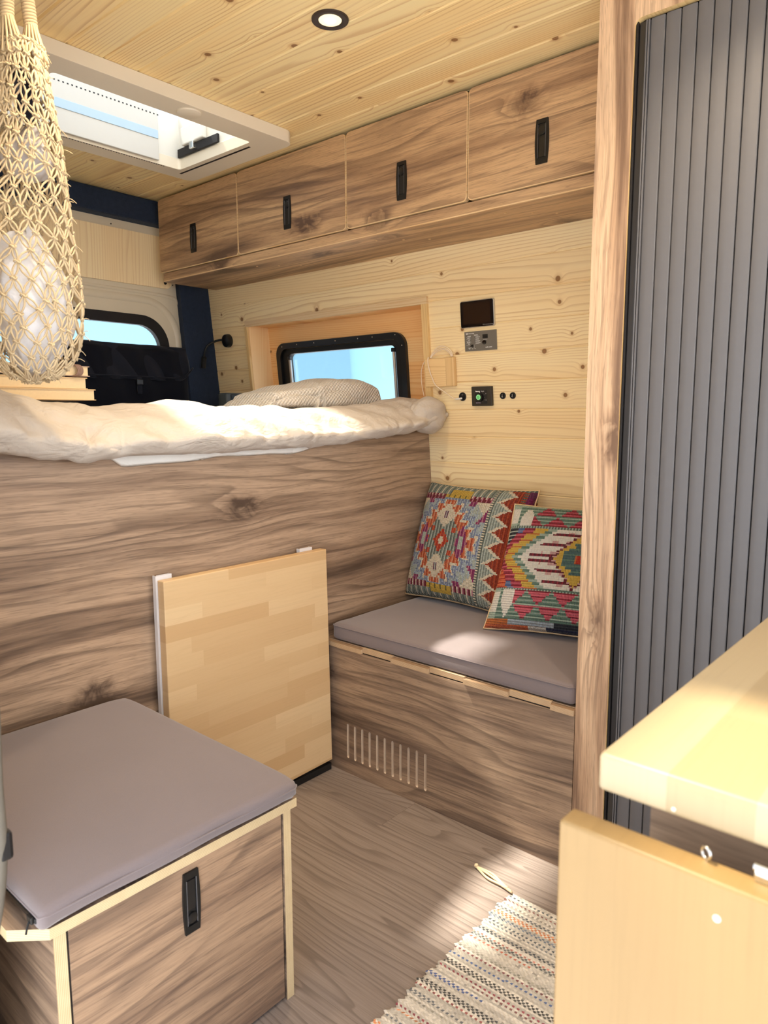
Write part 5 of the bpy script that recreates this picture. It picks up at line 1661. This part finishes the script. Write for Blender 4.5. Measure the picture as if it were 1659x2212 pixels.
def wp(y, z, o): 
    return Vector((wall_x(z), y, z)) + NRM * o
cab = empty('charging_cable', wp(1.56, 1.30, 0.02), 'cream charging cable looped through the wooden holder and plugged in', 'cable')
bm = NB()
for dr_, dz in ((0.0, 0.0), (0.006, 0.005), (0.012, 0.012)):
    tube(bm, smooth_path([wp(1.606 + dr_ * 0.3, 1.3545, 0.012), wp(1.600 + dr_ * 0.5, 1.362 + dz * 0.2, 0.012), wp(1.575 + dr_ * 0.2, 1.377 + dz * 0.8, 0.012 + dr_ * 0.4), wp(1.548, 1.381 + dz, 0.012 + dr_ * 0.4), wp(1.527 - dr_ * 0.5, 1.370 + dz * 0.6, 0.012), wp(1.518 - dr_ * 0.6, 1.356, 0.012)], 8), 0.0016, 6)
tube(bm, smooth_path([wp(1.613, 1.3545, 0.019), wp(1.613, 1.356, 0.022), wp(1.612, 1.338, 0.0255), wp(1.607, 1.311, 0.025), wp(1.597, 1.285, 0.025), wp(1.583, 1.258, 0.024), wp(1.556, 1.233, 0.010), wp(1.520, 1.211, 0.010), wp(1.504, 1.2065, 0.012)], 8), 0.0018, 8)
obj('lead', bm, M['cable'], cab, smooth='all')
bm = NB(); tube(bm, [wp(1.509, 1.2070, 0.012), wp(1.502, 1.2072, 0.0125), wp(1.484, 1.2090, 0.010), wp(1.4815, 1.2092, 0.0085)], [0.0024, 0.0036, 0.0036, 0.003], 10)
obj('plug', bm, M['white_pl'], cab, smooth=60)
bm = NB(); tube(bm, smooth_path([wp(1.634, 1.345, 0.013), wp(1.643, 1.335, 0.014), wp(1.651, 1.318, 0.0135), wp(1.656, 1.300, 0.012), wp(1.655, 1.26, 0.013), wp(1.648, 1.22, 0.013)], 8), 0.0012, 6)
obj('thin_lead', bm, M['cable'], cab, smooth='all')

# reading lamp on a gooseneck
rl = empty('reading_lamp', wp(2.785, 1.494, 0), 'black gooseneck reading lamp on the pine wall near the rear corner', 'lamp')
m = wall_frame(wp(2.785, 1.494, 0), NRM, (-WM, 0, 1))
b = NB(); lathe(b, [(0.030, 0.0), (0.0305, 0.008), (0.028, 0.020), (0.022, 0.024)], (0, 0, 0), 'z', 32); bmesh.ops.transform(b, matrix=m, verts=b.verts); obj('base', b, M['black'], rl, smooth=40)
b = NB(); tube(b, smooth_path([wp(2.805, 1.500, 0.015), wp(2.815, 1.497, 0.045), wp(2.830, 1.480, 0.085), wp(2.842, 1.452, 0.10), wp(2.852, 1.425, 0.10)], 8), 0.0052, 10); obj('gooseneck', b, M['black_matte'], rl, smooth=60)
b = NB(); tube(b, [wp(2.851, 1.428, 0.10), wp(2.852, 1.426, 0.10), wp(2.868, 1.380, 0.10), wp(2.868, 1.379, 0.10)], [0.008, 0.0115, 0.0115, 0.010], 16); obj('lamp_head', b, M['black_matte'], rl, smooth=50)

# ================================================================== outside
bm = NB(); box(bm, (-40, -40, -0.75), (40, 40, -0.70)); struct('ground', bm, M['clay'])

w = bpy.data.worlds.new('sky'); SC.world = w; w.use_nodes = True
nt = w.node_tree; nt.nodes.clear()
wo = nt.nodes.new('ShaderNodeOutputWorld'); bg = nt.nodes.new('ShaderNodeBackground')
nt.links.new(bg.outputs[0], wo.inputs[0])
tc = nt.nodes.new('ShaderNodeTexCoord'); sx = nt.nodes.new('ShaderNodeSeparateXYZ'); nt.links.new(tc.outputs['Generated'], sx.inputs[0])
mr = nt.nodes.new('ShaderNodeMapRange'); nt.links.new(sx.outputs[2], mr.inputs[0]); mr.inputs[1].default_value = 0.0; mr.inputs[2].default_value = 0.6
cr = nt.nodes.new('ShaderNodeValToRGB'); nt.links.new(mr.outputs[0], cr.inputs[0])
cr.color_ramp.elements[0].color = (0.50, 0.92, 1.16, 1); cr.color_ramp.elements[1].color = (0.22, 0.46, 0.84, 1)
# sky brightened on the door side, added to light the interior
hz = nt.nodes.new('ShaderNodeMapRange'); hz.interpolation_type = 'SMOOTHSTEP'
nt.links.new(sx.outputs[0], hz.inputs[0]); hz.inputs[1].default_value = 0.25; hz.inputs[2].default_value = -0.5; hz.inputs[3].default_value = 0.0; hz.inputs[4].default_value = 1.0
nz_ = nt.nodes.new('ShaderNodeTexNoise'); nz_.inputs['Scale'].default_value = 2.2; nz_.inputs['Detail'].default_value = 4
nt.links.new(tc.outputs['Generated'], nz_.inputs['Vector'])
mx = nt.nodes.new('ShaderNodeMix'); mx.data_type = 'RGBA'
nt.links.new(hz.outputs[0], mx.inputs['Factor']); nt.links.new(cr.outputs[0], mx.inputs[6]); mx.inputs[7].default_value = (1.15, 1.25, 1.38, 1)
hy_ = nt.nodes.new('ShaderNodeMapRange'); hy_.interpolation_type = 'SMOOTHSTEP'  # sky ahead of the van brightened further, added to light forward-facing panels
nt.links.new(sx.outputs[1], hy_.inputs[0]); hy_.inputs[1].default_value = -0.35; hy_.inputs[2].default_value = -0.85; hy_.inputs[3].default_value = 0.0; hy_.inputs[4].default_value = 1.0
mx2 = nt.nodes.new('ShaderNodeMix'); mx2.data_type = 'RGBA'
nt.links.new(hy_.outputs[0], mx2.inputs['Factor']); nt.links.new(mx.outputs[2], mx2.inputs[6]); mx2.inputs[7].default_value = (2.75, 2.95, 3.25, 1)
nt.links.new(mx2.outputs[2], bg.inputs[0])
bg.inputs[1].default_value = 1.0

sun = bpy.data.lights.new('sun', 'SUN'); sun.energy = 8.5; sun.color = (1.0, 0.94, 0.82); sun.angle = math.radians(3.2)
so_ = bpy.data.objects.new('sun', sun); COL.objects.link(so_)
so_.rotation_euler = Vector((0.105, -0.575, -1.0)).to_track_quat('-Z', 'Y').to_euler()

# ================================================================== camera
cam = bpy.data.cameras.new('camera'); cam.sensor_fit = 'HORIZONTAL'; cam.sensor_width = 36.0; cam.lens = 36.0 * FPX / 1659.0
cam.clip_start = 0.02; cam.clip_end = 200
co = bpy.data.objects.new('camera', cam); COL.objects.link(co)
mm = Matrix((RIGHT, UP, -FWD)).transposed().to_4x4(); mm.translation = EYE
co.matrix_world = mm
cam.dof.use_dof = True; cam.dof.focus_distance = 2.2; cam.dof.aperture_fstop = 10.5
SC.camera = co
SC.view_settings.view_transform = 'Standard'; SC.view_settings.look = 'None'; SC.view_settings.gamma = 1.0; SC.view_settings.use_curve_mapping = False
SC.view_settings.exposure = 0.64
SC.cycles.max_bounces = 9; SC.cycles.diffuse_bounces = 4; SC.cycles.glossy_bounces = 3; SC.cycles.adaptive_threshold = 0.035; SC.cycles.transparent_max_bounces = 12
SC.cycles.sample_clamp_indirect = 8.0
